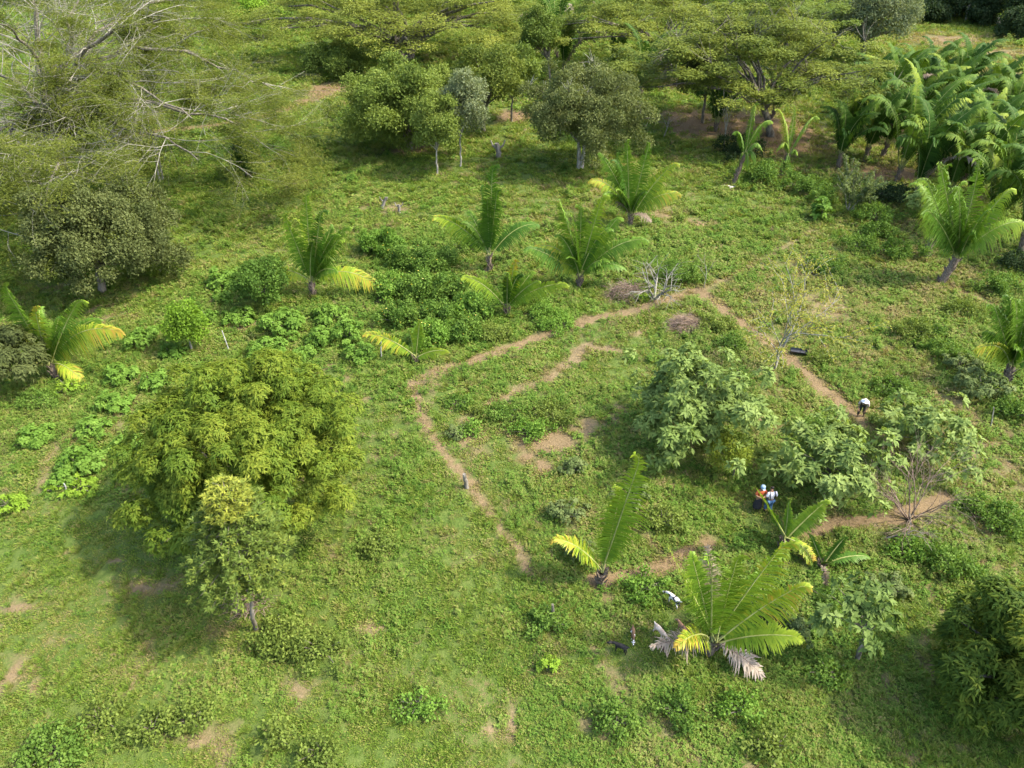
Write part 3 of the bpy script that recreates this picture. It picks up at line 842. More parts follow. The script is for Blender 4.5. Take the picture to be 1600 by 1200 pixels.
tree('blue_green_plant', 'broad leaved blue green plant at the lower edge of the palm grove', 'plant', (1288, 345), (1286, 328, 32, 34), M['fern'], 'big', 8, .38, (.5, .26), 1.5, tr=.05, seed=33, cap=900, vbase=.4, low=-.9)
# conical feathery tree in front of the mango tree: stacked whorls of drooping sprays
def conical(name, label, base, apex, width, seed):
    r = np.random.default_rng(seed)
    B = W(*base); T = at(apex[0], apex[1], B[1] + .4)
    t = empty(name, B, label, 'tree')
    tb = MB(); n = 10
    pts = B + (T - B) * np.linspace(0, 1, n)[:, None] + np.concatenate([np.zeros((1, 3)), r.normal(0, .05, (n - 1, 3))]) * np.array([1, 1, .2])
    tb.tube(pts, np.linspace(.10, .02, n), 7)
    mb = MB()
    hgt = T[2] - B[2]; wr = width / 2 / pxm(B + np.array([0, 0, 3.]))
    for k in range(230):
        f = .38 + .62 * (k + r.random()) / 230
        az = k * 2.39996 + r.normal(0, .2)
        o = B + (T - B) * f
        ln = wr * (1.02 - .78 * ((f - .34) / .66) ** 1.5) * (.7 + .42 * r.random()) * min(1, .62 + (f - .34) * 3)
        dh = np.array([math.cos(az), math.sin(az), 0])
        m = 6
        s_ = np.linspace(0, 1, m)[:, None]
        pl = o + dh * ln * s_ + np.array([0, 0, 1]) * (ln * .55 * s_ - ln * .35 * s_ ** 2)
        tb.tube(pl, np.linspace(.022, .008, m), 3)
        ncl = int(13 * ln / wr) + 3
        for c in range(ncl):
            q = .35 + .65 * r.random() ** .7
            cc = o + dh * ln * q + np.array([0, 0, 1]) * (ln * .55 * q - ln * .35 * q * q) + r.normal(0, .13, 3)
            cnt = 9
            aa = r.random(cnt) * 6.283
            D = np.stack([np.cos(aa), np.sin(aa), .15 + .9 * r.random(cnt)], -1) + dh * .5
            mb.leaves(np.tile(cc, (cnt, 1)), D, np.array([0, 0, 1.]) + r.normal(0, .3, (cnt, 3)), .23 * (.7 + .5 * r.random(cnt)), .055, .2, np.clip(.10 + .4 * r.random() + .3 * r.random(cnt) + .45 * (f > .86), 0, 1))
    mb.build('crown', M['conifer'], t); tb.build('trunk', M['bark'], t, smooth=True)


conical('feathery_tree', 'pale green feathery conical tree with yellow top before the largest round tree', (402, 985), (352, 764), 168, 40)


# big pale-limbed tree at the left (open, feathery crown)
def rain_tree():
    r = np.random.default_rng(51)
    B = W(88, 262)
    t = empty('spreading_tree', B, 'huge sparse feathery tree with thick pale limbs filling the top left', 'tree')
    tb = MB(); tips = []
    pm = pxm(B + np.array([0, 0, 8]))
    Y = B[1]
    fork = at(74, 185, Y)
    tb.tube(np.array([B - [0, 0, .2], B * .5 + fork * .5 + [.2, 0, 0], fork]), [.95, .75, .6], 10, .5, 1)
    # main limbs: pixel waypoints with depth offsets
    limbs_ = [
        ([(66, 130, 0), (58, 60, 1), (50, -10, 2), (20, -60, 5)], .42),
        ([(60, 90, -1), (42, 70, -2), (10, 40, -5), (-60, 20, -10)], .30),
        ([(90, 130, 1), (108, 70, 2), (112, 20, 4), (130, -50, 8)], .42),
        ([(100, 125, 0), (135, 75, -1), (180, 45, -2), (250, 30, -3)], .42),
        ([(110, 130, -1), (140, 110, -3), (175, 115, -6), (240, 150, -9), (300, 185, -11)], .38),
        ([(85, 150, -3), (130, 180, -7), (190, 200, -10), (260, 215, -13), (310, 250, -16)], .32),
        ([(60, 170, -4), (30, 190, -9), (0, 230, -14), (-60, 260, -19)], .42),
        ([(75, 175, -5), (95, 215, -12), (90, 260, -18), (70, 320, -24)], .40),
        ([(60, 180, -6), (20, 240, -14), (-5, 310, -21), (-20, 380, -27)], .38),
        ([(95, 120, 3), (150, 50, 8), (230, 5, 13), (320, -10, 18)], .36),
        ([(120, 110, 0), (200, 70, 0), (290, 80, 0), (370, 110, 0), (430, 140, -1)], .34),
        ([(100, 140, -2), (170, 150, -6), (270, 170, -9), (350, 185, -10), (400, 215, -10)], .30),
        ([(40, 140, 2), (-20, 100, 4), (-90, 80, 6)], .35),
        ([(60, 185, -7), (-20, 210, -12), (-100, 270, -18)], .35),
    ]
    for wp, rad in limbs_:
        pts = [fork] + [at(x, y, Y + dy) for x, y, dy in wp]
        P = [pts[0]]
        for a, b in zip(pts[:-1], pts[1:]):
            for f in (.33, .66, 1):
                P.append(a * (1 - f) + b * f + r.normal(0, .18, 3) * (f < 1))
        P = np.array(P)
        tb.tube(P, np.linspace(rad, rad * .16, len(P)) * .8, 8, .5, 1)
        m = len(P)
        for k in range(13):
            f = .22 + .78 * (k + r.random()) / 13
            i0 = min(int(f * (m - 1)), m - 2)
            dd = nrm(P[i0 + 1] - P[i0])
            side = nrm(np.cross(dd, [0, 0, 1])) * (1 if k % 2 else -1)
            nd = nrm(dd * .7 + side * (.5 + .5 * r.random()) + np.array([0, 0, .10 + .2 * r.random()]))
            grow(tb, tips, r, P[i0], nd, 4.6 + 2.2 * r.random(), rad * .18 * (1.2 - f * .7), 0, 2, [5, 4], [.65, .7], [-.02, -.05, -.07], 5)
    tb.build('trunk', [M['twig'], M['bark']], t, smooth=True)
    mb = MB()
    lim = r.random(len(tips))
    Pn, Dn, cc = [], [], []
    for (pts, d, L), q in zip(tips, lim):
        c = pts.mean(0)
        dens = vn(c[0], c[1], 5, 57)
        d2 = vn(c[0], c[1], 1.6, 58)
        cnt = int(300 * np.clip((dens - .10) * 2.4, .25, 1) * np.clip((d2 - .33) * 3.4, .05, 1))
        if math.hypot(c[0] - B[0], (c[1] - B[1] - 1) * .6) < 8.5 and c[1] > B[1] - 13 and r.random() > .12: cnt = 0
        if q > .86: cnt = 0
        k = r.random(cnt) * 4
        i0 = np.minimum(k.astype(int), 3); f = (k - i0)[:, None]
        p_ = pts[i0] * (1 - f) + pts[i0 + 1] * f + r.normal(0, 1, (cnt, 3)) * np.array([.40, .40, .14]) - np.array([0, 0, .22])
        Pn.append(p_); a = r.random(cnt) * 6.28
        Dn.append(np.stack([np.cos(a), np.sin(a), .3 * r.normal(0, 1, cnt)], -1))
        cc.append(np.full(cnt, .3 + .4 * r.random()))
    Pn = np.concatenate(Pn); Dn = np.concatenate(Dn); cc = np.concatenate(cc)
    n = len(Pn)
    mb.leaves(Pn, Dn, np.array([0, 0, 1.]) + r.normal(0, .35, (n, 3)), .24 * (.7 + .6 * r.random(n)), .062, .2, np.clip(cc + r.normal(0, .15, n), 0, 1))
    mb.build('crown', M['rain'], t)
    print('rain tree', len(tips), n)


rain_tree()


# sparse bare trees, dead brush
def open_tree(name, label, cat, base, top, seed, lev=2, cn=(6, 5), spread=(.5, .6), trop=(.05, .03, 0), bark='twig', rad=.06, nst=3, leafm=None, leafn=0, leafL=.2, stemspread=.35, group=None, top_only=False):
    r = np.random.default_rng(seed)
    B = W(*base); T = at(top[0], top[1], B[1])
    t = empty(name, B, label, cat, group)
    tb = MB(); tips = []
    d = T - B; L = np.linalg.norm(d)
    for k in range(nst):
        dd = nrm(nrm(d) + stemspread * np.array([math.cos(k * 2.4 + seed), math.sin(k * 2.4 + seed), .1 * r.random()]))
        grow(tb, tips, r, B - np.array([0, 0, .05]), dd, L * (.62 + .2 * r.random()), rad, 0, lev, cn, spread, trop, 6)
    if leafm:
        tb.build('trunk', M[bark], t, smooth=True)
        mb = MB(); P, D = [], []
        for pts, dv, l in tips:
            if top_only and pts[-1][2] < B[2] + (T[2] - B[2]) * .40: continue
            k = r.random(leafn) * 4; i0 = np.minimum(k.astype(int), 3); f = (k - i0)[:, None]
            P.append(pts[i0] * (1 - f) + pts[i0 + 1] * f + r.normal(0, .06, (leafn, 3)))
            a = r.random(leafn) * 6.28
            D.append(np.stack([np.cos(a), np.sin(a), .5 * r.normal(0, 1, leafn)], -1))
        P = np.concatenate(P); D = np.concatenate(D); n = len(P)
        mb.leaves(P, D, np.array([0, 0, 1.]) + r.normal(0, .4, (n, 3)), leafL * (.7 + .6 * r.random(n)), leafL * .32, .3, np.clip(.5 + r.normal(0, .22, n), 0, 1))
        mb.build('crown', leafm, t)
    else:
        tb.build('branches', M[bark], t, smooth=True)
    return t


open_tree('thin_tree', 'thin pale tree with wispy yellow leaves beside the black trough', 'tree', (1210, 578), (1238, 445), 61, 2, (7, 6), (.55, .7), (.04, .0, -.05), 'palebark', .08, 2, M['willow'], 34, .20, .14)
open_tree('fan_tree', 'small fan shaped tree with pale upright twigs below the palm grove', 'tree', (1325, 332), (1346, 262), 62, 1, (7,), (.35, .4), (.06, .03), 'palebark', .05, 7, M['sage'], 90, .24, .42, top_only=True)
open_tree('bare_shrub', 'leafless pinkish brown shrub below the white hat person', 'bush', (1420, 812), (1420, 735), 63, 2, (6, 5), (.5, .6), (.02, .0, -.03), 'drytwig', .035, 11, stemspread=.75)
open_tree('bare_sapling', 'leafless forked sapling in front of the palms at the woodland edge', 'tree', (1132, 235), (1142, 150), 64, 2, (5, 4), (.5, .6), (.05, .03, 0), 'twig', .08, 1, stemspread=.05)
open_tree('bare_sapling', 'thin bare pole tree in front of the right umbrella tree', 'tree', (1036, 215), (1048, 168), 65, 1, (4,), (.45,), (.05, .03), 'palebark', .06, 1, stemspread=.02)
open_tree('bare_sapling', 'tall thin bare pole left of the dark tree under the canopy', 'tree', (1057, 136), (1063, 88), 66, 1, (3,), (.4,), (.05, .03), 'palebark', .07, 1, stemspread=.02)
open_tree('bare_sapling', 'thin grey bare sapling above the gnarled stump', 'tree', (1100, 450), (1108, 395), 67, 2, (4, 3), (.5, .6), (.04, .02, 0), 'twig', .035, 1, stemspread=.02)
open_tree('gnarled_stump', 'grey gnarled dead shrub right of the round brush pile', 'dead shrub', (1022, 468), (1036, 415), 68, 2, (5, 4), (.8, .9), (.0, -.03, -.05), 'twig', .10, 4, stemspread=.7)
open_tree('fallen_branch', 'grey fallen branch lying across the lower right slope', 'branch', (1378, 842), (1430, 800), 69, 2, (4, 3), (.6, .7), (-.06, -.04, 0), 'twig', .06, 1, stemspread=.05)


def brush_pile(label, c, w, h, seed):
    r = np.random.default_rng(seed)
    B = W(c[0], c[1] + h * .4)
    pm = pxm(B); R = w / 2 / pm; Hh = h / pm * .8
    mb = MB()
    for k in range(420):
        a = r.random() * 6.28; q = R * math.sqrt(r.random())
        top = Hh * (1 - (q / R) ** 2) * (.3 + .7 * r.random())
        p0 = B + np.array([q * math.cos(a), q * math.sin(a) * .8, top * .9])
        b = r.random() * 6.28; l = R * (.3 + .45 * r.random())
        d = np.array([math.cos(b), math.sin(b), r.normal(0, .25)]) * l
        p1 = p0 + d * .5 + [0, 0, .12 * l]; p2 = p0 + d
        p2[2] = max(p2[2], B[2])
        mb.tube(np.array([p0, p1, p2]), [.014, .012, .006], 3, r.random())
    o = mb.build('brush_pile', M['drytwig'], org=B)
    tag(o, label, 'brush pile', 'dry brush piles')


brush_pile('round heap of brown dry brush left of the grey gnarled shrub', (978, 448), 56, 34, 71)
brush_pile('flat pinkish heap of dry brush beside the path bend', (1068, 500), 52, 34, 72)
brush_pile('small dry brush heap at the foot of the pale feathery tree', (390, 930), 62, 30, 73)


# ------------------------------------------------------------------ shrubs
def shrub(name, label, c, w, h, mat, style='round', seed=1, leaf=(.18, .13), group=None, vbase=.5, cover=1.6, nl=16, flowers=0, cap=14000, ls=.36, flat=1.0):
    r = np.random.default_rng(seed)
    B = W(c[0], c[1] + h * .42)
    pm = pxm(B)
    rx = w / 2 / pm
    a = math.atan2(H, B[1])
    rz = max(h / pm / (math.cos(a) + .9 * math.sin(a)), .4)
    C = B + np.array([0, 0, rz * .34])
    k = max(1.0, 2.1 / (pm * .64) / leaf[0])
    t = empty(name, B, label, 'shrub' if name != 'plant' else 'plant', group)
    mb = MB()
    LC, LS = foliage(mb, r, C, (rx * (1.2 if flat < 1 else 1.05), rx * .95, rz * .6 * flat), nl, ls, leaf[0] * k, leaf[1] * k, cover, style, False, cap, vbase, -.2, .16)
    mb.build('foliage', mat, t)
    tb = MB()
    for q in range(len(LC)):
        limb(tb, r, B + r.normal(0, .06, 3) * [1, 1, 0], LC[q], .03, .012, 0, 4, 4)
    tb.build('stems', M['bark'], t)
    if flowers:
        fb = MB()
        j = r.integers(0, len(LC), flowers)
        d = nrm(r.normal(0, 1, (flowers, 3)) + [0, -.4, .9])
        P = LC[j] + d * LS[j] * 1.05
        for q in range(5):
            an = q * 1.2566
            D = np.tile([[math.cos(an), math.sin(an), .3]], (flowers, 1))
            fb.leaves(P, D, np.tile([[0, 0, 1.]], (flowers, 1)), .055, .04, 0, r.random(flowers))
        o = fb.build('blossom', M['flower'], t)
        o['kind'] = 'stuff'
    return t


g1 = 'pale green mounded shrubs on the left'
SH = [  # soft bright-green mounds
    (450, 495, 66, 50, 'widest pale green mounded shrub under the palm with orange fronds'),
    (415, 541, 60, 34, 'low pale green shrub at the front of the mounded shrub cluster'),
    (513, 485, 48, 34, 'pale green shrub right below the trunk of the palm with orange fronds'),
    (502, 520, 40, 40, 'small pale green shrub in the middle of the mounded shrub cluster'),
    (545, 510, 44, 50, 'tall pale green shrub beside the short three fronded palm'),
    (568, 545, 44, 40, 'pale green shrub touching the short three fronded palm'),
    (476, 548, 34, 26, 'smallest pale green shrub in front of the mounded shrub cluster'),
    (375, 491, 48, 26, 'pale green shrub above the bare patch left of the mounded cluster'),
    (350, 434, 50, 36, 'pale green shrub in the upper left of the left thicket'),
    (348, 462, 36, 22, 'small pale green shrub below another in the left thicket'),
    (325, 490, 30, 24, 'tiny pale green shrub right of the bright small tree'),
    (224, 523, 56, 36, 'pale green spreading shrub left of the bright small tree'),
    (192, 580, 50, 36, 'darker pale green shrub above the big tree, left one'),
    (243, 592, 46, 34, 'pale green shrub above the big round tree, right one'),
    (180, 625, 48, 34, 'pale green shrub left of the bare trodden strip'),
    (60, 675, 60, 30, 'low pale green shrub near the left edge'),
    (145, 664, 50, 28, 'pale green shrub right of the low left edge shrub'),
    (205, 692, 60, 36, 'pale green shrub touching the left side of the big round tree'),
    (130, 715, 80, 44, 'broad pale green shrub left of the big round tree'),
    (105, 742, 40, 24, 'small pale green shrub in front of the broad left one'),
    (270, 545, 36, 24, 'dark green small shrub at the foot of the bright small tree'),
]
for k, (x, y, w, h, lb) in enumerate(SH):
    shrub('mounded_shrub', lb, (x, y), w, h, M['fern'], 'big', 200 + k, (.19, .11), g1, .58 if k != 20 else .2, 1.6, 22, ls=.3)
g2 = 'yellow flowered shrubs of the central thicket'
SH2 = [
    (598, 375, 62, 50, 'dark rounded shrub at the upper left of the flowered thicket'),
    (640, 395, 66, 46, 'flowered shrub just right of the dark rounded shrub'),
    (680, 400, 60, 46, 'flowered shrub at the upper right of the central thicket'),
    (612, 440, 60, 50, 'flowered shrub beside the drooping orange frond'),
    (655, 440, 70, 56, 'large flowered shrub in the middle of the central thicket'),
    (705, 440, 60, 54, 'flowered shrub left of the five fronded small palm'),
    (740, 470, 60, 50, 'flowered shrub touching the five fronded small palm'),
    (625, 485, 60, 50, 'flowered shrub above the short three fronded palm'),
    (680, 485, 66, 50, 'flowered shrub at the lower middle of the central thicket'),
    (675, 515, 60, 44, 'flowered shrub right behind the short three fronded palm'),
    (725, 505, 60, 44, 'flowered shrub at the bottom right of the central thicket'),
]
for k, (x, y, w, h, lb) in enumerate(SH2):
    shrub('flowering_shrub', lb, (x, y), w, h, M['shrub'] if k % 3 else M['fern'], 'round', 240 + k, (.17, .12), g2, .58 if k else .4, 1.4, 26, flowers=30 if k else 6, ls=.28, flat=.85)
SH3 = [  # other bushes one can tell apart
    (730, 380, 44, 26, 'shrub', 'dark low bush left of the tall single frond palm'),
    (835, 455, 50, 34, 'shrub', 'dark bush behind the five fronded small palm'),
    (870, 500, 60, 26, 'fern', 'low leafy bush right of the five fronded small palm'),
    (850, 480, 40, 36, 'fern', 'leafy upright bush next to the five fronded small palm'),
    (770, 515, 50, 30, 'lime', 'light green bush below the five fronded small palm'),
    (1060, 420, 60, 46, 'shrub', 'wispy bush right of the grey gnarled shrub'),
    (1190, 262, 70, 50, 'shrub', 'dark bush between the two drooping palms'),
    (1150, 225, 60, 40, 'dark', 'dark broad leaved bush at the foot of the forked bare sapling'),
    (1255, 285, 70, 36, 'shrub', 'green bush in front of the second drooping palm'),
    (1280, 305, 40, 30, 'shrub', 'small green bush above the blue green plant'),
    (1370, 330, 60, 36, 'shrub', 'dark bush right of the fan shaped tree'),
    (1390, 300, 60, 40, 'dark', 'dark bush under the front palms of the grove'),
    (1400, 385, 60, 40, 'shrub', 'bush left of the big two headed palm trunk'),
    (1375, 355, 50, 30, 'shrub', 'small dark bush above the slope path'),
    (1590, 400, 60, 46, 'dark', 'dark bush at the right edge below the grove'),
    (1560, 440, 70, 36, 'shrub', 'low bush along the right edge footpath'),
    (1590, 480, 60, 40, 'shrub', 'dark bush above the palm at the right edge'),
    (1425, 508, 56, 42, 'lime', 'rounded light green bush alone on the right slope'),
    (1462, 512, 26, 30, 'shrub', 'narrow dark bush touching the rounded light green bush'),
    (1510, 480, 60, 26, 'lime', 'low light bush above the grey green bush on the right'),
    (1470, 540, 50, 30, 'shrub', 'dark low bush between the rounded bush and grey green bush'),
    (1500, 560, 60, 40, 'sage', 'grey green bush left of the palm at the right edge'),
    (1530, 590, 80, 70, 'sage', 'largest grey green bush with pale leaves near the right edge'),
    (1580, 630, 60, 50, 'shrub', 'dark bush at the right edge below the palm'),
    (1340, 375, 50, 30, 'shrub', 'little bush on the upper slope above the thin yellow tree'),
    (1290, 410, 60, 30, 'shrub', 'low bush over the dry patch of the upper slope'),
    (1120, 500, 50, 30, 'lime', 'low light bush on the near side of the path bend'),
    (1140, 530, 40, 24, 'shrub', 'small bush left of the diagonal path'),
    (1285, 555, 40, 24, 'lime', 'grassy bush just right of the black trough'),
    (1270, 660, 50, 34, 'shrub', 'dark bush between the two lower big leaved trees'),
    (1395, 600, 60, 36, 'shrub', 'weedy bush to the right of the white hat person'),
    (1385, 652, 50, 34, 'bigleaf', 'small big leaved bush touching the person in the white hat'),
    (1360, 720, 50, 40, 'dark', 'shady dark bush between the two right big leaved trees'),
    (1560, 800, 70, 56, 'shrub', 'green bush at the right edge below the bare shrub'),
    (1520, 780, 50, 40, 'shrub', 'dark leafy bush right of the bare pinkish shrub'),
    (1420, 850, 60, 40, 'fern', 'pale bush behind the fallen branch'),
    (1480, 870, 80, 50, 'shrub', 'wide weedy bush right of the fallen branch'),
    (1390, 905, 60, 46, 'sage', 'silvery broad leaved bush above the leaning sapling'),
    (1245, 970, 50, 56, 'sage', 'grey green bush with dry flower head right of the largest palm'),
    (1290, 925, 40, 34, 'shrub', 'dark bush below the hanging dry frond'),
    (1180, 960, 90, 70, 'dark', 'dark bush hidden behind the right side of the largest palm'),
    (1000, 905, 60, 36, 'fern', 'bluish weedy bush behind the spotted goat'),
    (1060, 1095, 70, 50, 'shrub', 'dark weedy bush below the fallen dry frond'),
    (1290, 1040, 60, 40, 'shrub', 'dark bush left of the leaning sapling trunk'),
    (1150, 1090, 60, 40, 'fern', 'leafy bush below the white dead frond'),
    (900, 850, 44, 44, 'sage', 'spiky grey green bush left of the single frond palm'),
    (855, 960, 56, 36, 'shrub', 'bush around the grey post at the lower middle'),
    (785, 640, 50, 26, 'shrub', 'low dark bush in the fenced plot, upper middle'),
    (830, 665, 50, 34, 'fern', 'leafy bush above the dry patch in the plot'),
    (735, 665, 34, 24, 'fern', 'small bush beside the left path in the plot'),
    (800, 655, 30, 20, 'lime', 'tiny light bush in the plot'),
    (755, 640, 40, 20, 'lime', 'low light bush near the path corner'),
    (715, 625, 40, 22, 'shrub', 'dark low bush right of the path corner'),
    (712, 670, 30, 30, 'sage', 'greyish weed bush on the inside of the left path'),
    (865, 640, 60, 26, 'lime', 'light green bush below the pale trodden strip'),
    (895, 720, 40, 40, 'sage', 'greyish bush over the driest patch of the plot'),
    (990, 765, 50, 40, 'sage', 'pale bush beside the tall single frond'),
    (1035, 800, 60, 40, 'lime', 'light weedy bush between the two lower palms'),
    (880, 790, 60, 40, 'sage', 'pale bush above the yellow drooping frond'),
    (440, 1130, 50, 70, 'lime', 'light green upright bush near the bottom left'),
    (505, 1160, 60, 50, 'lime', 'light green low bush at the bottom edge'),
    (300, 1110, 60, 40, 'lime', 'pale tipped bush right of another near the bottom left'),
    (240, 1125, 70, 46, 'lime', 'pale tipped bush near the bottom left'),
    (165, 1110, 70, 46, 'lime', 'pale tipped bush left of the other two'),
    (90, 1150, 90, 60, 'shrub', 'dark low bush in the bottom left corner'),
    (20, 780, 50, 40, 'vivid', 'yellow green clumped bush at the left edge'),
    (125, 755, 50, 24, 'vivid', 'yellow green small bush beside the white stake'),
    (80, 760, 20, 16, 'vivid', 'tiny yellow green bush between two larger ones at left'),
    (858, 1025, 32, 46, 'vivid', 'vivid yellow green seedling alone in the lower middle'),
    (1003, 460, 22, 18, 'vivid', 'vivid green little plant beside the grey gnarled shrub'),
    (110, 598, 40, 26, 'vivid', 'yellow green plant under the leaning left palm'),
    (60, 620, 60, 30, 'shrub', 'leafy bush left of the yellow green plant'),
    (255, 410, 50, 36, 'mango', 'yellow tinged bush right of the dense dark olive tree'),
    (590, 840, 50, 40, 'lime', 'light green bush right of the largest round tree'),
    (500, 1000, 70, 50, 'lime', 'low light bush in the lower left middle'),
    (440, 985, 90, 56, 'lime', 'feathery low bush right of the pale conical tree trunk'),
    (650, 1090, 60, 40, 'fern', 'low leafy bush in the bottom middle'),
    (960, 1110, 60, 50, 'shrub', 'weedy bush in the bottom middle right'),
    (1200, 1150, 60, 50, 'lime', 'light weedy bush at the bottom right'),
]
for k, (x, y, w, h, mt, lb) in enumerate(SH3):
    shrub('plant' if 'plant' in lb or 'seedling' in lb else 'shrub', lb, (x, y), w, h, M[mt], 'rosette' if mt in ('sage', 'vivid') else 'round', 300 + k, (.15, .085), None, .60, 1.0, 20, cap=9000, ls=.26, flat=.75)
# ------------------------------------------------------------------ palms
def frond_mesh(r, pts, D0, Lmax, v0=.4, v1=.5, npair=70, dead=False, petiole=.14, droop=.35, wid=.10, rr=.045):
    """pts: rachis polyline; D0: direction the upper face looks"""
    mb = MB()
    pts = np.asarray(pts, float)
    seg = np.linalg.norm(np.diff(pts, axis=0), axis=1); cum = np.concatenate([[0], np.cumsum(seg)]); tot = cum[-1]
    mb.tube(pts, np.linspace(rr, rr * .18, len(pts)), 5, .5, 1)
    t = petiole + (1 - petiole) * (np.arange(npair) + .5) / npair
    s = t * tot
    P = np.stack([np.interp(s, cum, pts[:, k]) for k in range(3)], -1)
    T = nrm(np.stack([np.interp(np.minimum(s + .05, tot), cum, pts[:, k]) - np.interp(np.maximum(s - .3, 0), cum, pts[:, k]) for k in range(3)], -1))
    D0 = nrm(D0)
    S = nrm(np.cross(T, D0)); U = np.cross(S, T)
    u = (t - petiole) / (1 - petiole)
    prof = (.22 + .78 * np.sin(np.clip(u * 1.9 + .10, 0, 1.571))) * (1 - .86 * np.clip(u - .42, 0, 1) / .58)
    prof = prof * (1 + .13 * np.sin(np.cumsum(r.normal(0, .9, npair)))) 
    fwd = .20 + .72 * u ** 1.3
    for sg in (-1, 1):
        L = Lmax * prof * (.9 + .18 * r.random(npair))
        if dead: L = L * (.4 + .6 * r.random(npair))
        else: L = L * np.where(np.convolve(r.random(npair) > .975, np.ones(3), 'same') > 0, .45, 1.0)
        ang = fwd + r.normal(0, .09 if not dead else .25, npair)
        vee = .28 + r.normal(0, .10 if not dead else .3, npair)
        d = S * (sg * np.cos(ang))[:, None] + T * np.sin(ang)[:, None] + U * vee[:, None]
        d = nrm(d)
        g = np.array([0, 0, -1.0])
        wv = nrm(np.cross(d, U + S * .3 * sg) )
        w = wid * (.8 + .4 * r.random(npair))[:, None]
        a = P + wv * w * .35; b = P - wv * w * .35
        M1 = P + d * L[:, None] * .55 + g * (L * droop * .12)[:, None]
        c = M1 + wv * w * .5; e = M1 - wv * w * .5
        tip = P + d * L[:, None] + g * (L * droop * .55)[:, None]
        f = tip + wv * w * .08; h = tip - wv * w * .08
        V = np.stack([a, b, e, c, h, f], 1)
        i0 = np.arange(npair) * 6
        q = np.stack([np.stack([i0, i0 + 1, i0 + 2, i0 + 3], -1), np.stack([i0 + 3, i0 + 2, i0 + 4, i0 + 5], -1)], 1)
        c0 = np.clip(v0 + (v1 - v0) * u + r.normal(0, .035 + .07 * (v1 > .75), npair), 0, 1)
        mb.add(V, q, np.stack([c0, np.clip(c0 + .05, 0, 1)], 1).ravel())
    return mb


def bez(A, C, B, n=12):
    t = np.linspace(0, 1, n)[:, None]
    return (1 - t) ** 2 * A + 2 * t * (1 - t) * C + t ** 2 * B


def palm_trunk(mb, r, B, K, rad):
    n = 8
    p = B + (K - B) * np.linspace(0, 1, n)[:, None]
    mb.tube(np.concatenate([[B - [0, 0, .2]], p]), np.concatenate([[rad * 1.15], np.linspace(rad, rad * .85, n)]), 10)
    # old leaf bases
    L = np.linalg.norm(K - B)
    for k in range(int(14 + 10 * L)):
        f = r.random(); a = k * 2.4
        o = B + (K - B) * f + np.array([math.cos(a), math.sin(a), 0]) * rad * .8
        e = o + np.array([math.cos(a) * .16, math.sin(a) * .16, .32])
        mb.tube(np.array([o, (o + e) / 2 + [0, 0, -.03], e]), [.06, .05, .03], 4)


def palm(label, base, trunk, fronds, seed, group='palms of the pasture', trad=.17, lw=1.0, npair=84, lean=(0, 0), droop=.75):
    """fronds: (tip px, tip py, depth offset m, arch, v0, v1, facing, [dead])"""
    r = np.random.default_rng(seed)
    B = W(*base)
    t = empty('palm_tree', B, label, 'palm tree', group)
    K = B + np.array([lean[0], lean[1], trunk])
    tb = MB(); palm_trunk(tb, r, B, K, trad); tb.build('trunk', M['palmbark'], t, smooth=True)
    fronds = list(fronds)
    nex = 0 if droop > 2 else (4 if len(fronds) >= 5 and seed not in (81, 83) else 0)
    up = min(f_[1] for f_ in fronds)
    for q in range(nex):                           # younger inner and lower side fronds
        sx = r.normal(0, 34); hh_ = base[1] - up
        fronds.append((base[0] + sx * hh_ / 120, base[1] - hh_ * (.45 + .4 * r.random()), r.normal(0, .9), .10 + .25 * r.random(), .3, .3 + .25 * r.random(), 'f' if q % 2 else 'u'))
    for fr in fronds:
        tx, ty, dy, arch, v0, v1, face = fr[:7]
        dv = r.normal(-.04, .07) - (.07 if seed in (92, 93) else 0)
        v0 = max(v0 + dv, .08); v1 = max(v1 + dv * .6, .12)
        dead = len(fr) > 7
        T = at(tx, ty, B[1] + dy)
        if T[2] < B[2] + .15: T[2] = B[2] + .15
        o = np.array([r.normal(0, .07), r.normal(0, .07), r.normal(0, .05)])
        L = np.linalg.norm(T - K)
        C = K * .5 + T * .5 + np.array([0, 0, arch * L])
        pts = bez(K + o, C, T, 14)
        if not dead and face != 'n':               # the tip nods over
            td = nrm(pts[-1] - pts[-3]); hx = np.array([td[0], td[1] - .35, 0]); hx = nrm(hx + np.array([r.normal(0, .5) + .3, 0, 0]))
            p_ = pts[-1]; ex = []
            for q in range(1, 6):
                td = nrm(td + hx * .20 * (q > 1) + np.array([0, 0, -.26 * q / 3]))
                p_ = p_ + td * L * .030; ex.append(p_)
            pts = np.concatenate([pts, ex]) - np.array([0, 0, L * .02])
        D0 = {'f': (0, -.85, .55), 'u': (0, -.25, 1), 'l': (-.8, -.5, .4), 'r': (.8, -.5, .4), 's': (.9, .3, .2), 'n': (1, .05, .02)}[face]
        lm = lw * np.clip(.20 * L + .30, .55, 1.6) * (.38 if face == 'n' else 1)
        v0 = min(v0, .55) if v1 > .8 else v0
        mb = frond_mesh(r, pts, np.array(D0) + r.normal(0, .12, 3), lm, v0, min(v1, .93), npair, dead, droop=droop if not dead else 1.0, wid=.085 if not dead else .05)
        ob = mb.build('frond', [M['deadpalm'] if dead else M['palm'], M['rachis'] if not dead else M['drytwig']], t)
        if dead: ob['label'] = 'dead dry grey frond'
        elif v1 > .85: ob['label'] = 'yellowed frond'
    return t


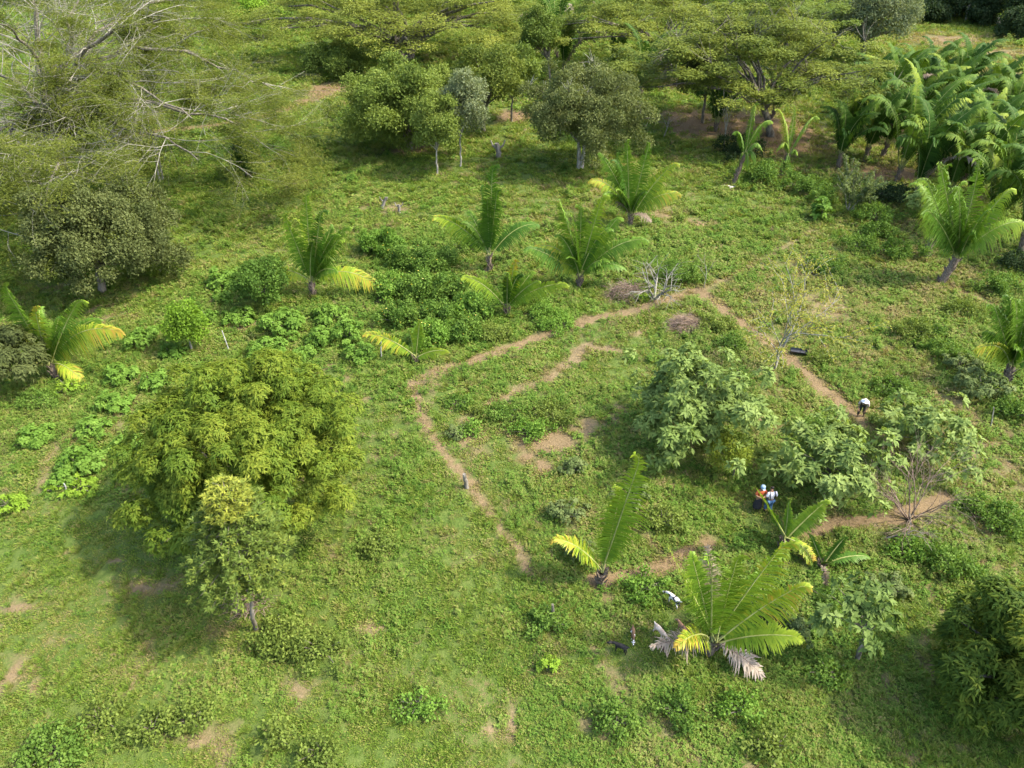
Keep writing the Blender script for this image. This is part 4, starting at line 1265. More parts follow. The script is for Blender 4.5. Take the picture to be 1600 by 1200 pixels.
G, YG, YE = .45, .68, .93
palm('largest palm with bright yellow green fronds beside the goats', (1108, 1022), 1.0, [
    (1112, 868, -.6, .02, .42, .5, 'f'), (1150, 880, .8, .04, .5, .68, 'f'), (1217, 858, .6, .10, .58, .8, 'f'), (1243, 918, .2, .12, .56, .78, 'f'),
    (1236, 992, -.8, .14, .5, .72, 'u'), (1042, 850, .5, .03, .55, .72, 'n'), (1085, 880, 1.5, .02, .4, .5, 'f'), (1175, 905, 1.4, .06, .4, .5, 'f'),
    (1068, 1000, -1.0, .35, .95, 1.0, 'u'), (1200, 960, 1.6, .1, .35, .45, 'f'), (1107, 852, 2.4, .01, .5, .6, 'f', 1), (1193, 1058, -1.2, .22, .5, .7, 'u', 1), (1016, 1010, -.6, .16, .4, .6, 'u', 1)],
    81, lw=1.12, npair=84, trad=.2)
palm('small palm with one tall bright frond and one drooping yellow frond', (938, 912), .8, [
    (996, 728, .8, .00, .45, .66, 'f'), (968, 775, 1.0, .02, .45, .6, 'f'), (948, 800, 1.5, .0, .55, .65, 's'), (875, 842, .3, .30, .62, .88, 'u')], 82, lw=1.05, npair=84)
palm('dark spreading palm just below the two people, with yellow drooping fronds', (1222, 858), .8, [
    (1180, 760, -.8, .02, .45, .62, 'n'), (1232, 790, .5, .12, .35, .5, 's'), (1286, 786, .6, .06, .38, .6, 'f'), (1262, 800, 1.2, .08, .3, .4, 'f'),
    (1268, 885, -.9, .42, .55, .9, 'r'), (1220, 878, -.7, .3, .4, .6, 'u'), (1205, 800, 1.2, .03, .35, .5, 's')], 83, lw=.9)
palm('young low dark green palm right of the spreading palm below the people', (1282, 886), .25, [
    (1318, 842, .3, .1, .25, .35, 'f'), (1268, 838, .6, .08, .25, .35, 's'), (1352, 868, .2, .22, .22, .35, 'u'), (1300, 880, -.6, .2, .3, .4, 'u')], 84, lw=.7, npair=50, trad=.1)
palm('short pale palm with three fronds at the path corner', (650, 566), .4, [
    (655, 506, .5, .0, .6, .78, 'f'), (578, 520, .2, .22, .68, .9, 'f'), (694, 547, 0, .22, .5, .72, 'f'), (640, 520, .8, .05, .55, .8, 's')], 85, lw=.85, npair=50, trad=.12)
palm('small five fronded palm in the middle thicket', (792, 492), .6, [
    (803, 412, .4, .0, .6, .74, 'f'), (732, 432, .3, .22, .4, .66, 'f'), (835, 440, -.3, .16, .42, .6, 'f'), (875, 442, .2, .22, .42, .7, 'f'), (772, 478, -.6, .3, .5, .6, 'u'), (828, 428, .8, .1, .4, .5, 'f')], 86, lw=.9, npair=58, trad=.13)
palm('palm with two drooping orange fronds above the pale green shrubs', (490, 462), 1.2, [
    (478, 312, .6, .0, .42, .6, 'f'), (500, 335, -.3, .01, .25, .32, 'f'), (448, 345, .3, .08, .3, .66, 'f'), (535, 358, .4, .06, .35, .6, 'f'), (468, 350, 1.2, .0, .5, .74, 's'),
    (515, 360, 1.5, .02, .2, .3, 'f'), (428, 425, .2, .40, .75, .98, 'f'), (587, 442, .2, .42, .8, 1.0, 'f'), (520, 420, -.9, .3, .2, .35, 'u')], 87, lw=1.0, droop=1.1)
palm('slim palm with one tall dark upright frond and a drooping brown frond', (765, 424), 1.4, [
    (769, 270, .5, .0, .2, .3, 'f'), (776, 302, -.4, .0, .25, .35, 'f'), (752, 300, 1.0, .0, .3, .4, 's'), (690, 338, .2, .22, .35, .8, 'l'), (760, 330, .9, .02, .25, .3, 'f')], 88, lw=.95)
palm('full palm with pale yellow fronds on one side, left of the brush pile', (905, 448), 1.0, [
    (938, 315, .4, .05, .45, .66, 'f'), (878, 322, .3, .12, .35, .5, 'l'), (908, 330, .8, .0, .35, .45, 'f'), (845, 382, .2, .40, .6, .85, 'f'), (868, 415, -.3, .5, .7, .92, 'f'),
    (998, 372, .2, .26, .35, .52, 'f'), (960, 345, .8, .1, .35, .5, 'f'), (945, 405, -.8, .3, .3, .4, 'r'), (890, 400, -.9, .3, .3, .4, 'u'), (925, 360, 1.3, .0, .4, .6, 'f'), (970, 415, -.2, .35, .3, .4, 'u')], 89, lw=1.0, droop=1.1)
palm('palm with yellow tipped arching fronds and hanging grey dead fronds', (984, 352), 1.0, [
    (980, 228, .4, .0, .3, .4, 'f'), (1012, 232, .8, .03, .4, .5, 'f'), (966, 250, 1.2, .02, .3, .4, 'f'), (932, 280, .3, .32, .5, .85, 'f'), (1048, 258, .3, .14, .45, .8, 'f'), (1054, 300, .1, .26, .5, .92, 'f'),
    (1030, 280, .8, .14, .5, .8, 'f'), (1005, 300, -.8, .3, .25, .35, 'u'), (950, 300, -.5, .3, .3, .5, 'l'), (1018, 346, -.5, .4, .3, .5, 'u', 1), (962, 315, -.3, .2, .4, .5, 'l', 1)], 90, lw=1.0, droop=1.1)
palm('leaning palm with pale plumes near the left edge, over the dark bush', (88, 590), 1.0, [
    (12, 455, .5, .10, .3, .6, 'f'), (25, 522, -.4, .3, .7, .85, 'f'), (55, 486, .3, .16, .55, .9, 'f'), (118, 474, .4, .08, .42, .66, 'f'), (170, 512, .2, .34, .45, .82, 'f'), (140, 500, 1.0, .2, .3, .45, 'f'),
    (125, 590, -.5, .5, .6, .85, 'r'), (90, 500, 1.2, .05, .25, .4, 'f'), (50, 560, -.8, .3, .3, .4, 'u')], 91, lw=1.1, droop=1.1)
palm('tall two headed palm with long arching plumes on the right slope', (1470, 442), 2.2, [
    (1452, 285, .5, .0, .42, .62, 'f'), (1472, 262, .4, .02, .45, .6, 'f'), (1530, 258, .4, .16, .45, .6, 'f'), (1572, 300, .5, .26, .42, .75, 'f'), (1595, 345, .2, .36, .4, .7, 'f'), (1520, 360, -.9, .3, .28, .4, 'f'),
    (1500, 300, 1.2, .05, .35, .5, 'f'), (1455, 330, -1, .10, .4, .55, 'f'), (1540, 330, -.5, .3, .3, .5, 'f'), (1515, 375, -.4, .35, .5, .62, 's'), (1488, 330, 1.6, .02, .3, .4, 'f')], 92, lw=1.15, trad=.30, lean=(.45, 0), droop=1.5)
palm('smaller palm leaning left of the two headed palm trunk', (1446, 402), 1.4, [
    (1475, 268, .3, .0, .42, .6, 'f'), (1448, 300, .4, .0, .42, .6, 'f'), (1500, 290, 1, .12, .4, .6, 'f'), (1462, 320, 1, .0, .3, .4, 'f')], 93, lw=1.05, trad=.25, droop=1.4)
palm('dark palm cut by the right edge with yellow drooping frond', (1568, 600), 1.4, [
    (1612, 445, .5, .05, .3, .45, 'f'), (1556, 480, .4, .02, .3, .42, 'f'), (1536, 540, -.2, .4, .6, .82, 'f'), (1625, 490, .2, .12, .3, .45, 'f'), (1590, 540, -.8, .3, .25, .4, 'u'), (1640, 560, -.3, .35, .3, .4, 'f'), (1548, 520, .8, .2, .25, .35, 'f'), (1580, 470, 1.2, .02, .3, .4, 'f')], 94, lw=1.1, trad=.22, droop=1.4)
palm('left of two slim palms with folded hanging fronds, standing on white stones', (1146, 288), 3.0, [
    (1178, 168, .4, .12, .40, .6, 'f'), (1200, 188, .3, .45, .4, .6, 'f'), (1150, 205, .2, .55, .3, .45, 'l'), (1190, 232, -.4, 1.0, .35, .55, 'r'), (1168, 262, -.6, 1.3, .45, .66, 'l'), (1152, 258, -.3, 1.2, .3, .5, 'r'), (1180, 250, -.5, 1.2, .25, .4, 'f')], 95, lw=.62, trad=.16, lean=(.5, 0), npair=64, droop=2.2)
palm('right of two slim palms with folded hanging fronds, in front of brown soil', (1220, 275), 2.2, [
    (1220, 172, .4, .30, .5, .70, 'l'), (1272, 182, .4, .45, .4, .6, 'r'), (1242, 170, 1, .08, .35, .5, 'f'), (1228, 258, -.6, 1.2, .2, .35, 'f'), (1216, 232, -.4, 1.1, .4, .6, 'l'), (1246, 240, -.3, 1.1, .5, .66, 'r')], 96, lw=.62, trad=.15, lean=(.3, 0), npair=64, droop=2.2)


def wild_palm(label, base, hpx, seed, nf=11, v=.45, group='palms of the right grove', trunk=1.5, bias=.45, lw=1.0, npair=66):
    """freely grown palm: fronds rise, arch and nod"""
    r = np.random.default_rng(seed)
    B = W(*base)
    t = empty('palm_tree', B, label, 'palm tree', group)
    K = B + np.array([r.normal(0, .15), 0, trunk])
    tb = MB(); palm_trunk(tb, r, B, K, .2); tb.build('trunk', M['palmbark'], t, smooth=True)
    tall = hpx / pxm(B) / math.cos(math.atan2(H, B[1]))
    for k in range(nf):
        az = k * 2.39996 + r.normal(0, .25)
        f = k / nf
        th0 = math.radians(3 + 20 * f + r.normal(0, 3)); th1 = math.radians(88 + 72 * f + r.normal(0, 14))
        L = (tall - trunk) * (1.42 + .15 * r.random()) * (1 - .18 * f)
        p = K + np.array([math.cos(az) * .12, math.sin(az) * .12, -.3 * f]); pts = [p]
        n = 13
        bx = bias * (.6 + .6 * r.random())
        for s_ in range(n):
            u = (s_ + .5) / n
            th = th0 + (th1 - th0) * u ** 3.0
            d = np.array([math.cos(az) * math.sin(th), math.sin(az) * math.sin(th), math.cos(th)])
            d = nrm(d + np.array([bx * u ** 1.5, 0, 0]))
            pts.append(pts[-1] + d * L / n)
        pts = np.array(pts)
        out = np.array([math.cos(az), math.sin(az), 0])
        D0 = nrm(-out * .8 + np.array([0, -.35, .9]))
        vv = np.clip(v + r.normal(0, .10) - .17, .10, .7)
        v1 = vv + .16 * (r.random() > .4) + .08 * r.random()
        dead = (k == nf - 1 and r.random() > .5)
        mb = frond_mesh(r, pts, D0, lw * np.clip(.18 * L + .25, .7, 1.5), vv * .85, min(v1, .70), npair, dead, droop=1.15, wid=.17, rr=.05)
        ob = mb.build('frond', [M['deadpalm'] if dead else M['grovepalm'], M['rachis'] if not dead else M['drytwig']], t)
        if dead: ob['label'] = 'dead dry grey frond'
    return t


GROVE = [
    (1310, 262, 80, 8, 'small palm at the left front of the grove beside the brown soil'),
    (1352, 252, 84, 9, 'palm at the front left of the grove, second from the brown soil'),
    (1400, 285, 130, 12, 'biggest front palm of the grove above the fan shaped tree'),
    (1448, 272, 90, 8, 'palm in the middle of the grove front by the bare red patch'),
    (1372, 200, 95, 11, 'palm behind the front left palms of the grove'),
    (1420, 215, 90, 10, 'inner grove palm behind the biggest front palm'),
    (1345, 180, 75, 9, 'palm with dark trunk at the left rim of the grove'),
    (1395, 155, 62, 9, 'rear palm of the grove near the dry field, leftmost'),
    (1440, 160, 75, 10, 'rear grove palm, second from the left'),
    (1485, 175, 88, 11, 'rear grove palm with wide bright plume'),
    (1530, 195, 82, 10, 'rear grove palm right of the wide bright plume'),
    (1578, 200, 80, 10, 'rear grove palm close to the right edge'),
    (1615, 185, 80, 9, 'rear grove palm cut by the right edge'),
    (1478, 225, 85, 10, 'inner grove palm above the bare red patch'),
    (1510, 330, 120, 12, 'front right grove palm with yellow arched frond'),
    (1555, 335, 125, 12, 'large front grove palm left of the right edge'),
    (1600, 310, 120, 11, 'large grove palm cut by the right edge'),
    (1545, 265, 95, 10, 'inner grove palm behind the large front palm'),
    (1590, 250, 90, 10, 'inner grove palm near the right edge'),
    (1430, 312, 112, 11, 'front grove palm just right of the biggest front palm'),
    (1478, 318, 110, 11, 'front grove palm above the two headed palm'),
    (1378, 246, 92, 10, 'dense grove palm between the second and biggest front palms'),
    (1505, 280, 105, 11, 'inner grove palm left of the palm with yellow arched frond'),
    (1535, 372, 128, 11, 'lowest front palm of the grove right of the two headed palm'),
    (1595, 392, 130, 11, 'lowest grove palm cut by the right edge'),
    (1460, 195, 85, 10, 'inner grove palm between the rear plumes'),
    (1560, 230, 92, 10, 'inner grove palm behind the rear right plumes'),
    (1325, 222, 74, 9, 'leftmost inner palm of the grove under the canopy edge'),
    (1410, 180, 80, 10, 'inner grove palm with dark base near the dry field'),
]
for k, (x, y, h, nf, lb) in enumerate(GROVE):
    wild_palm(lb, (x, y), h, 400 + k, nf, .37 + .08 * (k % 3))
FARP = [
    (872, 92, 88, 10, 'far palm at the top centre, leftmost and tallest of the far palms'),
    (905, 70, 70, 10, 'far palm at the top edge, second from the left'),
    (945, 62, 66, 10, 'far palm at the top edge above the flat umbrella tree'),
    (845, 52, 55, 8, 'far palm partly hidden by the deep green tree'),
    (880, 112, 66, 9, 'nearer far palm with bright lit fronds behind the olive tree'),
    (962, 118, 52, 7, 'palm with pale drooping frond under the umbrella tree'),
    (1000, 150, 76, 9, 'dark shaded palm under the umbrella tree right of the olive tree'),
    (1118, 205, 70, 7, 'shaded palm below the right umbrella tree'),
    (1205, 185, 62, 7, 'dark palm under the right umbrella canopy'),
    (1300, 75, 45, 8, 'far palm at the foot of the grey green tree'),
    (1345, 80, 40, 7, 'small far palm right of the grey green tree trunk'),
]
for k, (x, y, h, nf, lb) in enumerate(FARP):
    wild_palm(lb, (x, y), h, 450 + k, nf, .5 if k < 6 else .3, group='far palms beyond the pasture', npair=40, bias=.15, trunk=1.0)

# ------------------------------------------------------------------ small objects
def lathe_rock(name, label, c, w, seed, mat, flat=.5, group=None):
    r = np.random.default_rng(seed)
    B = W(*c); R = w / 2 / pxm(B)
    mb = MB(); nu, nv = 12, 8
    u = np.arange(nu) / nu * 6.283; v = np.linspace(.05, math.pi - .05, nv)
    Uu, Vv = np.meshgrid(u, v)
    d = np.stack([np.cos(Uu) * np.sin(Vv), np.sin(Uu) * np.sin(Vv), np.cos(Vv) * flat], -1)
    n_ = 1 + .25 * np.sin(Uu * 2 + seed) * np.sin(Vv) + .12 * r.normal(0, 1, Uu.shape) * np.sin(Vv)
    P = B + d * R * n_[..., None] + [0, 0, R * flat * .35]
    i_ = np.arange(nv - 1)[:, None] * nu; j = np.arange(nu)[None]
    mb.add(P, np.stack([i_ + j, i_ + (j + 1) % nu, i_ + nu + (j + 1) % nu, i_ + nu + j], -1))
    # caps
    mb.add(P[0], [[0, 1, 2, 3], [0, 3, 4, 5], [0, 5, 6, 7], [0, 7, 8, 9], [0, 9, 10, 11]])
    o = mb.build(name, mat, org=B)
    return tag(o, label, 'rock', group)


M['rock'] = rough_mat('pale_stone', (.24, .23, .21), (.46, .45, .43), 4, .9, .5)
M['deadwood'] = rough_mat('dead_wood', (.10, .09, .07), (.25, .225, .19), 5, .9, .6, (1, 1, .3))
lathe_rock('boulder', 'big pale boulder at the shady far corner of the field', (1556, 38), 26, 5, M['rock'], .55)
for k, (dx, dy, w, lb) in enumerate([(-7, 0, 9, 'flat white stone at the foot of the slim palm, left one'), (0, 2, 12, 'flat white stone at the foot of the slim palm, middle and largest'), (8, 1, 8, 'flat white stone at the foot of the slim palm, right one')]):
    lathe_rock('stone', lb, (1139 + dx, 291 + dy), w, 20 + k, M['rock'], .35, 'white stones by the slim palm')


def post(name, label, base, top, rad, mat, cat='post', forked=False):
    r = np.random.default_rng(int(base[0]))
    B = W(*base); T = at(top[0], top[1], B[1])
    mb = MB(); n = 6
    p = B + (T - B) * np.linspace(0, 1, n)[:, None] + r.normal(0, rad * .25, (n, 3))
    p[0] = B - [0, 0, .1]
    mb.tube(p, np.linspace(rad * 1.15, rad * .85, n), 8)
    c = p[-1]
    ring = [c + np.array([math.cos(a), math.sin(a), 0]) * rad * .8 for a in np.arange(8) * .7854]
    mb.add(np.array(ring) + [0, 0, .004], [[0, 1, 2, 3], [0, 3, 4, 5], [0, 5, 6, 7]])
    if forked:
        for s_ in (-1, 1):
            q = p[3]
            mb.tube(np.array([q, q + [s_ * rad * 2, 0, rad * 1.6], q + [s_ * rad * 2.8, .05, rad * 3.6]]), [rad * .5, rad * .4, rad * .2], 6)
    o = mb.build(name, mat, org=B)
    return tag(o, label, cat)


post('fence_post', 'grey weathered post beside the left path', (730, 762), (725, 741), .11, M['deadwood'])
post('fence_post', 'thin grey post standing in the grass at the lower middle', (863, 966), (864, 944), .07, M['deadwood'])
post('stake', 'white stake between the two yellow green bushes at left', (105, 770), (100, 755), .035, M['rock'], 'stake')
post('stake', 'thin white stick in the clearing right of the bright small tree', (357, 546), (347, 517), .03, M['rock'], 'stake')
post('stake', 'white stake beside the shortest palm at the path corner', (596, 560), (595, 533), .04, M['rock'], 'stake')
post('tree_pole', 'left of two leaning pale poles under the huge feathery tree', (250, 284), (236, 202), .10, M['palebark'], 'pole')
post('tree_pole', 'right of two leaning pale poles under the huge feathery tree', (255, 281), (240, 205), .09, M['palebark'], 'pole')
post('stump', 'white dead stump on the bright meadow', (597, 326), (603, 309), .14, M['deadwood'], 'stump', True)
post('stump', 'small brown broken stump right of the white dead stump', (624, 332), (623, 320), .14, M['deadwood'], 'stump', True)
post('stump', 'short brown tree stump between the slender trees and the olive tree', (779, 248), (777, 224), .28, M['deadwood'], 'stump', True)
post('slim_tree', 'left leaning pale bare trunk at the edge of the far woods', (1491, 26), (1500, -10), .17, M['palebark'], 'tree')
post('slim_tree', 'right leaning pale bare trunk at the edge of the far woods', (1508, 34), (1519, -10), .17, M['palebark'], 'tree')
post('stake', 'thin pale stake on the slope right of the third big leaved tree', (1548, 668), (1553, 636), .03, M['palebark'], 'stake')


# black half-pipe trough by the path
def trough():
    B = W(1247, 553)
    pm = pxm(B); L = 25 / pm; R = .25; th = .015
    mb = MB(); n = 14
    a = np.linspace(math.pi, 2 * math.pi, n)
    ax_ = nrm(np.array([1, -.28, 0])); sd_ = nrm(np.array([.28, 1, 0]))
    for rr_, fl in ((R, 1), (R - th, -1)):
        V = []
        for x in (-L / 2, L / 2):
            V += [B + ax_ * x + sd_ * math.cos(t) * rr_ + np.array([0, 0, math.sin(t) * rr_ + R + .05]) for t in a]
        q = [[k, k + 1, n + k + 1, n + k] for k in range(n - 1)]
        mb.add(V, q)
    # rim and end walls
    for sg in (0, n - 1):
        t = a[sg]; V = []
        for rr_ in (R, R - th):
            for x in (-L / 2, L / 2):
                V.append(B + ax_ * x + sd_ * math.cos(t) * rr_ + np.array([0, 0, math.sin(t) * rr_ + R + .05]))
        mb.add(V, [[0, 1, 3, 2]])
    for x in (-L / 2, L / 2):
        c = B + ax_ * x
        V = [c + sd_ * math.cos(t) * R + np.array([0, 0, math.sin(t) * R + R + .05]) for t in a] + [c + sd_ * math.cos(t) * R * .9 + np.array([0, 0, R + .05]) for t in a]
        mb.add(V, [[k, k + 1, n + k + 1, n + k] for k in range(n - 1)])
    mt = rough_mat('black_plastic', (.012, .013, .016), (.03, .032, .038), 8, .35, spec=.6)
    o = mb.build('trough', mt, org=B, smooth=True)
    tag(o, 'black half round plastic trough lying beside the diagonal path', 'trough')


trough()


# ------------------------------------------------------------------ figures
def skin(name, nodes, edges, mat, parent, sub=2, root=0):
    me = bpy.data.meshes.new(name)
    me.from_pydata([n[:3] for n in nodes], edges, [])
    o = bpy.data.objects.new(name, me)
    COL.objects.link(o)
    me.materials.append(mat)
    sm_ = o.modifiers.new('skin', 'SKIN')
    sm_.use_smooth_shade = True
    sm_.branch_smoothing = .5
    if not me.skin_vertices:
        bpy.context.view_layer.objects.active = o
    sv = me.skin_vertices[0].data
    for k, n in enumerate(nodes):
        rr_ = n[3] if isinstance(n[3], tuple) else (n[3], n[3])
        sv[k].radius = rr_
        sv[k].use_root = (k == root)
    ss = o.modifiers.new('sub', 'SUBSURF'); ss.levels = sub; ss.render_levels = sub
    o.parent = parent
    return o


def cloth(name, c, rough=.8):
    return rough_mat(name, tuple(x * .8 for x in c), c, 14, rough)


SKIN = cloth('skin', (.30, .17, .10), .6)
BLK = cloth('hair', (.02, .017, .015), .6)


def person(label, foot, head, facing, shirt, legs, pose, hat=None, extra=None):
    """limbs given in body space: x right, y forward, z up (metres)"""
    B = W(*foot)
    e = empty('person', B, label, 'person')
    e.rotation_euler = (0, 0, facing)
    J = pose
    hd = J['head']
    # continuous body: pelvis 0, spine, neck, head, arms with hands, legs with feet
    n = [(*J['pelvis'], .13), (*J['chest'], .14), (*J['neck'], .058), (hd[0], hd[1], hd[2] - .04, .085), (hd[0], hd[1] + .015, hd[2] + .03, .095), (hd[0], hd[1] - .01, hd[2] + .09, .07),
         (hd[0], hd[1] + .105, hd[2] - .01, .014)]
    ed = [(0, 1), (1, 2), (2, 3), (3, 4), (4, 5), (4, 6)]
    for s_ in ('l', 'r'):
        sg = -1 if s_ == 'l' else 1
        i0 = len(n)
        sh, el, wr = J['sh' + s_], J['el' + s_], J['wr' + s_]
        n += [(*sh, .055), (*el, .042), (*wr, .028)]
        ed += [(1, i0), (i0, i0 + 1), (i0 + 1, i0 + 2)]
        d = nrm(np.array(wr) - np.array(el)); side = nrm(np.cross(d, [0, 0, 1.]) + 1e-3)
        pm_ = np.array(wr) + d * .07
        n.append((*pm_, .030)); ed.append((i0 + 2, i0 + 3))
        for q, (of, ln) in enumerate([(-.03, .075), (-.01, .09), (.01, .085), (.03, .065)]):
            a = pm_ + side * of + d * .03; b = a + d * ln * .6; c_ = b + d * ln * .3 + np.array([0, 0, -.03])
            k = len(n); n += [(*a, .010), (*b, .009), (*c_, .008)]; ed += [(i0 + 3, k), (k, k + 1), (k + 1, k + 2)]
        a = np.array(wr) + d * .03 + side * .035 * sg; b = a + d * .04 + side * .02 * sg
        k = len(n); n += [(*a, .012), (*b, .010)]; ed += [(i0 + 3, k), (k, k + 1)]
        k = len(n)
        hp, kn, an = J['hp' + s_], J['kn' + s_], J['an' + s_]
        n += [(*hp, .09), (*kn, .06), (*an, .04), (an[0], an[1] + .14, max(an[2] - .05, .03), .035)]
        ed += [(0, k), (k, k + 1), (k + 1, k + 2), (k + 2, k + 3)]
        # ears
        k = len(n); n.append((hd[0] + sg * .085, hd[1], hd[2] + .01, .014)); ed.append((4, k))
    skin('body', n, ed, SKIN, e, 1)
    # shirt
    p, c = np.array(J['pelvis']), np.array(J['chest'])
    ns = [(*(p + [0, 0, .02]), (.165, .135)), (*((p + c) / 2), (.165, .135)), (*c, (.18, .15)), (*(c * .4 + np.array(J['neck']) * .6), .10)]
    es = [(0, 1), (1, 2), (2, 3)]
    for s_ in ('l', 'r'):
        k = len(ns); sh, el = np.array(J['sh' + s_]), np.array(J['el' + s_])
        ns += [(*sh, .082), (*(sh * .45 + el * .55), .072), (*(sh * .1 + el * .9), .066)]
        es += [(2, k), (k, k + 1), (k + 1, k + 2)]
    skin('shirt', ns, es, shirt, e, 2)
    # trousers or skirt
    if legs[0] == 'trousers':
        nl_ = [(*(p - [0, 0, .03]), (.16, .135))]; el_ = []
        for s_ in ('l', 'r'):
            k = len(nl_); hp, kn, an = (np.array(J[q + s_]) for q in ('hp', 'kn', 'an'))
            nl_ += [(*hp, .11), (*kn, .082), (*(an + [0, 0, .04]), .068)]
            el_ += [(0, k), (k, k + 1), (k + 1, k + 2)]
        skin('trousers', nl_, el_, legs[1], e, 2)
    else:
        nl_ = [(*(p), (.16, .14)), (p[0], p[1], .62, (.20, .18)), (p[0], p[1] + .02, .35, (.25, .22)), (p[0], p[1] + .02, .14, (.28, .25))]
        skin('skirt', nl_, [(0, 1), (1, 2), (2, 3)], legs[1], e, 2)
    # shoes
    for s_ in ('l', 'r'):
        an = J['an' + s_]
        skin('shoe', [(an[0], an[1] - .04, max(an[2] - .05, .05), .052), (an[0], an[1] + .14, max(an[2] - .055, .045), .045)], [(0, 1)], BLK, e, 1)
    # hair
    skin('hair', [(hd[0], hd[1] - .045, hd[2] - .01, .088), (hd[0], hd[1] - .03, hd[2] + .07, .098), (hd[0], hd[1] + .01, hd[2] + .11, .078)], [(0, 1), (1, 2)], BLK, e, 2)
    if hat:
        mb = MB(); kseg = 20
        prof = [(hat[1], .085), (hat[1], .095), (.115, .11), (.11, .19), (.07, .225), (.004, .23)] if hat[0] == 'hat' else [(.118, .05), (.122, .09), (.115, .15), (.08, .195), (.004, .205)]
        a = np.arange(kseg) * 2 * math.pi / kseg
        V = np.array([[hd[0] + r_ * math.cos(t), hd[1] + r_ * math.sin(t) - .005, hd[2] + z_ - .01 - (.02 * abs(math.cos(t)) if z_ < .1 else 0)] for r_, z_ in prof for t in a])
        i_ = np.arange(len(prof) - 1)[:, None] * kseg; j = np.arange(kseg)[None]
        mb.add(V, np.stack([i_ + j, i_ + (j + 1) % kseg, i_ + kseg + (j + 1) % kseg, i_ + kseg + j], -1))
        if hat[0] == 'cap':
            mb.add([[hd[0] - .08, hd[1] + .09, hd[2] + .055], [hd[0] + .08, hd[1] + .09, hd[2] + .055], [hd[0] + .05, hd[1] + .20, hd[2] + .035], [hd[0] - .05, hd[1] + .20, hd[2] + .035]], [[0, 1, 2, 3]])
        o = mb.build('hat' if hat[0] == 'hat' else 'cap', hat[2], smooth=True); o.parent = e
    return e


base_pose = dict(pelvis=(0, 0, .92), chest=(0, .02, 1.30), neck=(0, .03, 1.46), head=(0, .06, 1.58),
                 shl=(-.19, .02, 1.38), ell=(-.27, -.02, 1.10), wrl=(-.22, .14, .92), shr=(.19, .02, 1.38), elr=(.27, -.02, 1.10), wrr=(.22, .14, .92),
                 hpl=(-.09, 0, .84), knl=(-.10, .04, .47), anl=(-.11, 0, .08), hpr=(.09, 0, .84), knr=(.10, .04, .47), anr=(.11, 0, .08))
# person seen from behind in a white shirt, mid step
P1 = dict(base_pose, knl=(-.10, .14, .48), anl=(-.10, .06, .12), knr=(.10, -.02, .46), anr=(.11, -.16, .09), chest=(0, .06, 1.29), neck=(0, .10, 1.44), head=(0, .16, 1.55), wrl=(-.20, .2, 1.0), wrr=(.24, .18, .98))
e1 = person('person in white shirt and blue jeans seen from behind, beside the orange shirted one', (1198, 800), None, math.radians(8), cloth('white_cotton', (.78, .76, .80)), ('trousers', cloth('blue_denim', (.06, .13, .24))), P1)
# dark straps and a small bag over the white shirt
bg = MB()
for sg in (-1, 1):
    bg.tube(np.array([(sg * .10, -.13, 1.05), (sg * .13, -.125, 1.25), (sg * .12, -.02, 1.455), (sg * .12, .17, 1.40), (sg * .15, .20, 1.2)]), .018, 6)
o = bg.build('shoulder_strap', BLK); o.parent = e1
# person in an orange shirt and long dark skirt with a blue cap, arms folded up
P2 = dict(base_pose, ell=(-.30, .10, 1.16), wrl=(-.10, .26, 1.20), elr=(.30, .10, 1.16), wrr=(.10, .27, 1.14))
person('person in an orange shirt, dark long skirt and blue grey cap, behind the frond tip', (1181, 796), None, math.radians(188), cloth('orange_cotton', (.50, .12, .045)), ('skirt', cloth('dark_cloth', (.028, .028, .032))), P2, ('cap', 0, cloth('blue_grey_cap', (.22, .32, .42))))
# stooping worker with a white hat
P3_ = dict(base_pose, pelvis=(0, -.10, .86), chest=(0, .18, 1.16), neck=(0, .32, 1.26), head=(0, .42, 1.33),
           shl=(-.19, .22, 1.22), ell=(-.27, .22, .94), wrl=(-.18, .38, .76), shr=(.19, .22, 1.22), elr=(.28, .24, .95), wrr=(.20, .42, .80),
           hpl=(-.10, -.10, .80), knl=(-.14, .04, .45), anl=(-.20, -.16, .08), hpr=(.10, -.10, .80), knr=(.12, .10, .44), anr=(.12, .10, .08))
person('stooping person in a pale pink shirt, dark trousers and wide white hat on the slope', (1343, 650), None, math.radians(150), cloth('pale_pink_cotton', (.52, .43, .40)), ('trousers', cloth('dark_trousers', (.045, .045, .04))), P3_, ('hat', .23, cloth('white_straw', (.85, .84, .83))))


def coat(name, c1, c2, scale, lo, hi):
    m = rough_mat(name, c1, c2, scale, .8)
    for nd in m.node_tree.nodes:
        if nd.type == 'VALTORGB':
            nd.color_ramp.elements[1].position = lo; nd.color_ramp.elements[2].position = hi
        if nd.type == 'TEX_NOISE': nd.inputs['Detail'].default_value = 1
    return m


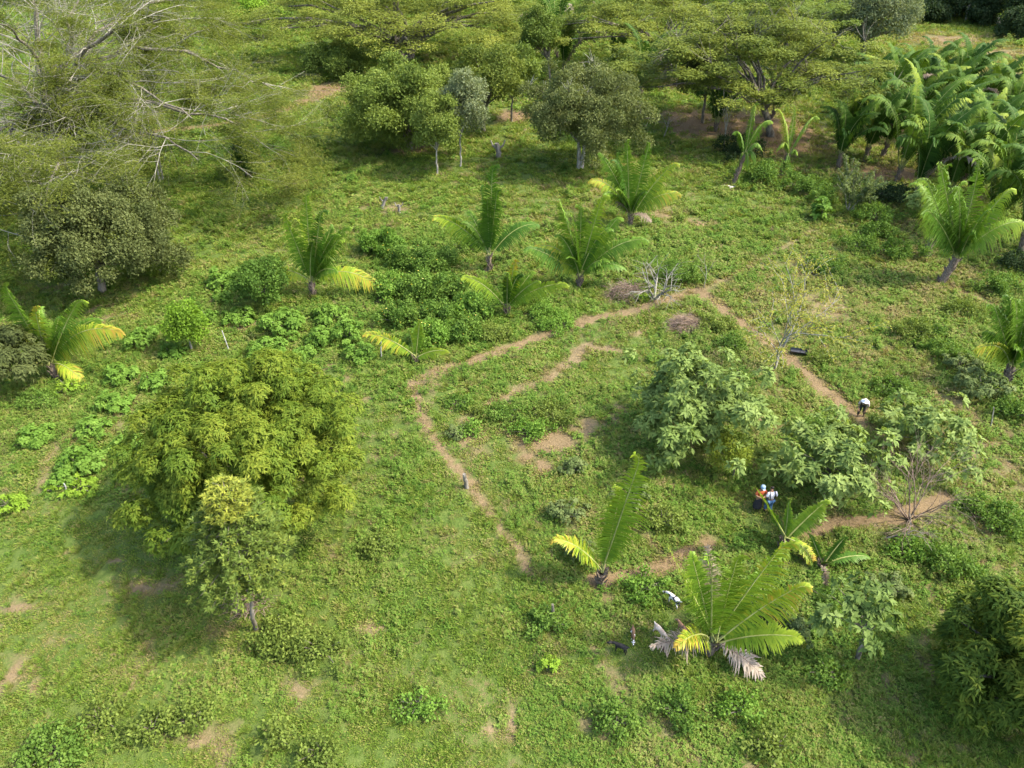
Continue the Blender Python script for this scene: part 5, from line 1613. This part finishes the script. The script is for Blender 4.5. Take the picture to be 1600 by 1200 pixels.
def goat(label, c, heading, mat, scale=1.0, grazing=True, group='goats around the largest palm'):
    B = W(*c)
    e = empty('goat', B, label, 'goat', group)
    e.rotation_euler = (0, 0, heading); e.scale = (scale,) * 3
    hz, hy = (.34, .66) if grazing else (.86, .58)
    n = [(0, -.32, .60, (.115, .13)), (0, -.08, .58, (.135, .15)), (0, .18, .60, (.12, .145)), (0, .34, .66 if not grazing else .60, .085),
         (0, hy - .14, hz + (.12 if grazing else -.04), .062), (0, hy - .03, hz + .03, .06), (0, hy + .10, hz - .06, .034),
         (0, -.42, .66, .035), (0, -.50, .72 if grazing else .60, .018)]
    ed = [(0, 1), (1, 2), (2, 3), (3, 4), (4, 5), (5, 6), (0, 7), (7, 8)]
    for sg in (-1, 1):
        k = len(n)
        n += [(sg * .09, -.32, .48, .075), (sg * .095, -.26, .34, .042), (sg * .095, -.37, .20, .024), (sg * .095, -.34, .02, .022)]
        ed += [(0, k), (k, k + 1), (k + 1, k + 2), (k + 2, k + 3)]
        k = len(n)
        n += [(sg * .085, .20, .44, .058), (sg * .085, .19, .24, .030), (sg * .085, .20, .02, .022)]
        ed += [(2, k), (k, k + 1), (k + 1, k + 2)]
        k = len(n); n += [(sg * .08, hy - .07, hz + .06, .018), (sg * .15, hy - .08, hz + .03, .016)]; ed += [(5, k), (k, k + 1)]
    skin('body', n, ed, mat, e, 2)
    hb = MB()
    for sg in (-1, 1):
        hb.tube(np.array([(sg * .03, hy - .04, hz + .08), (sg * .045, hy - .10, hz + .17), (sg * .06, hy - .19, hz + .19)]), [.014, .011, .004], 5)
        o = hb.build('horn', M['drytwig'], smooth=True); o.parent = e
        hb = MB()
    return e


GW = coat('spotted_coat', (.50, .49, .47), (.03, .03, .035), 3.6, .55, .58)
goat('white goat with black spots standing left of the largest palm', (1051, 944), math.radians(38), GW, .85)
goat('tan goat grazing at the tip of the fallen grey frond', (1030, 994), math.radians(215), coat('tan_coat', (.42, .31, .22), (.60, .50, .40), 3, .4, .6), .82)
goat('black goat in the weeds, leftmost of the goats', (968, 1018), math.radians(62), coat('black_coat', (.012, .011, .010), (.028, .026, .024), 3, .4, .6), .78)
goat('brown and white goat between the black goat and the tan goat', (988, 996), math.radians(176), coat('brown_white_coat', (.12, .07, .04), (.75, .72, .68), 4, .55, .58), .66)
goat('reddish brown goat half hidden under the left frond of the largest palm', (1064, 988), math.radians(20), coat('brown_coat', (.26, .14, .08), (.05, .04, .035), 3, .5, .6), .75)
goat('small brown kid goat below the tan goat under the fallen frond', (1034, 1016), math.radians(200), coat('dark_brown_coat', (.10, .06, .045), (.34, .25, .16), 3, .45, .6), .6)

# broken hanging dry frond lying in the weeds
r = np.random.default_rng(9)
B = W(1286, 925); T = at(1283, 884, B[1] + .4)
mb = frond_mesh(r, bez(B, (B + T) / 2 + np.array([.2, 0, .5]), T, 9), np.array([0, -.8, .5]), .4, .4, .6, 26, True)
tag(mb.build('fallen_frond', [M['deadpalm'], M['drytwig']], org=B), 'narrow pale dry frond standing among weeds right of the largest palm', 'palm frond')
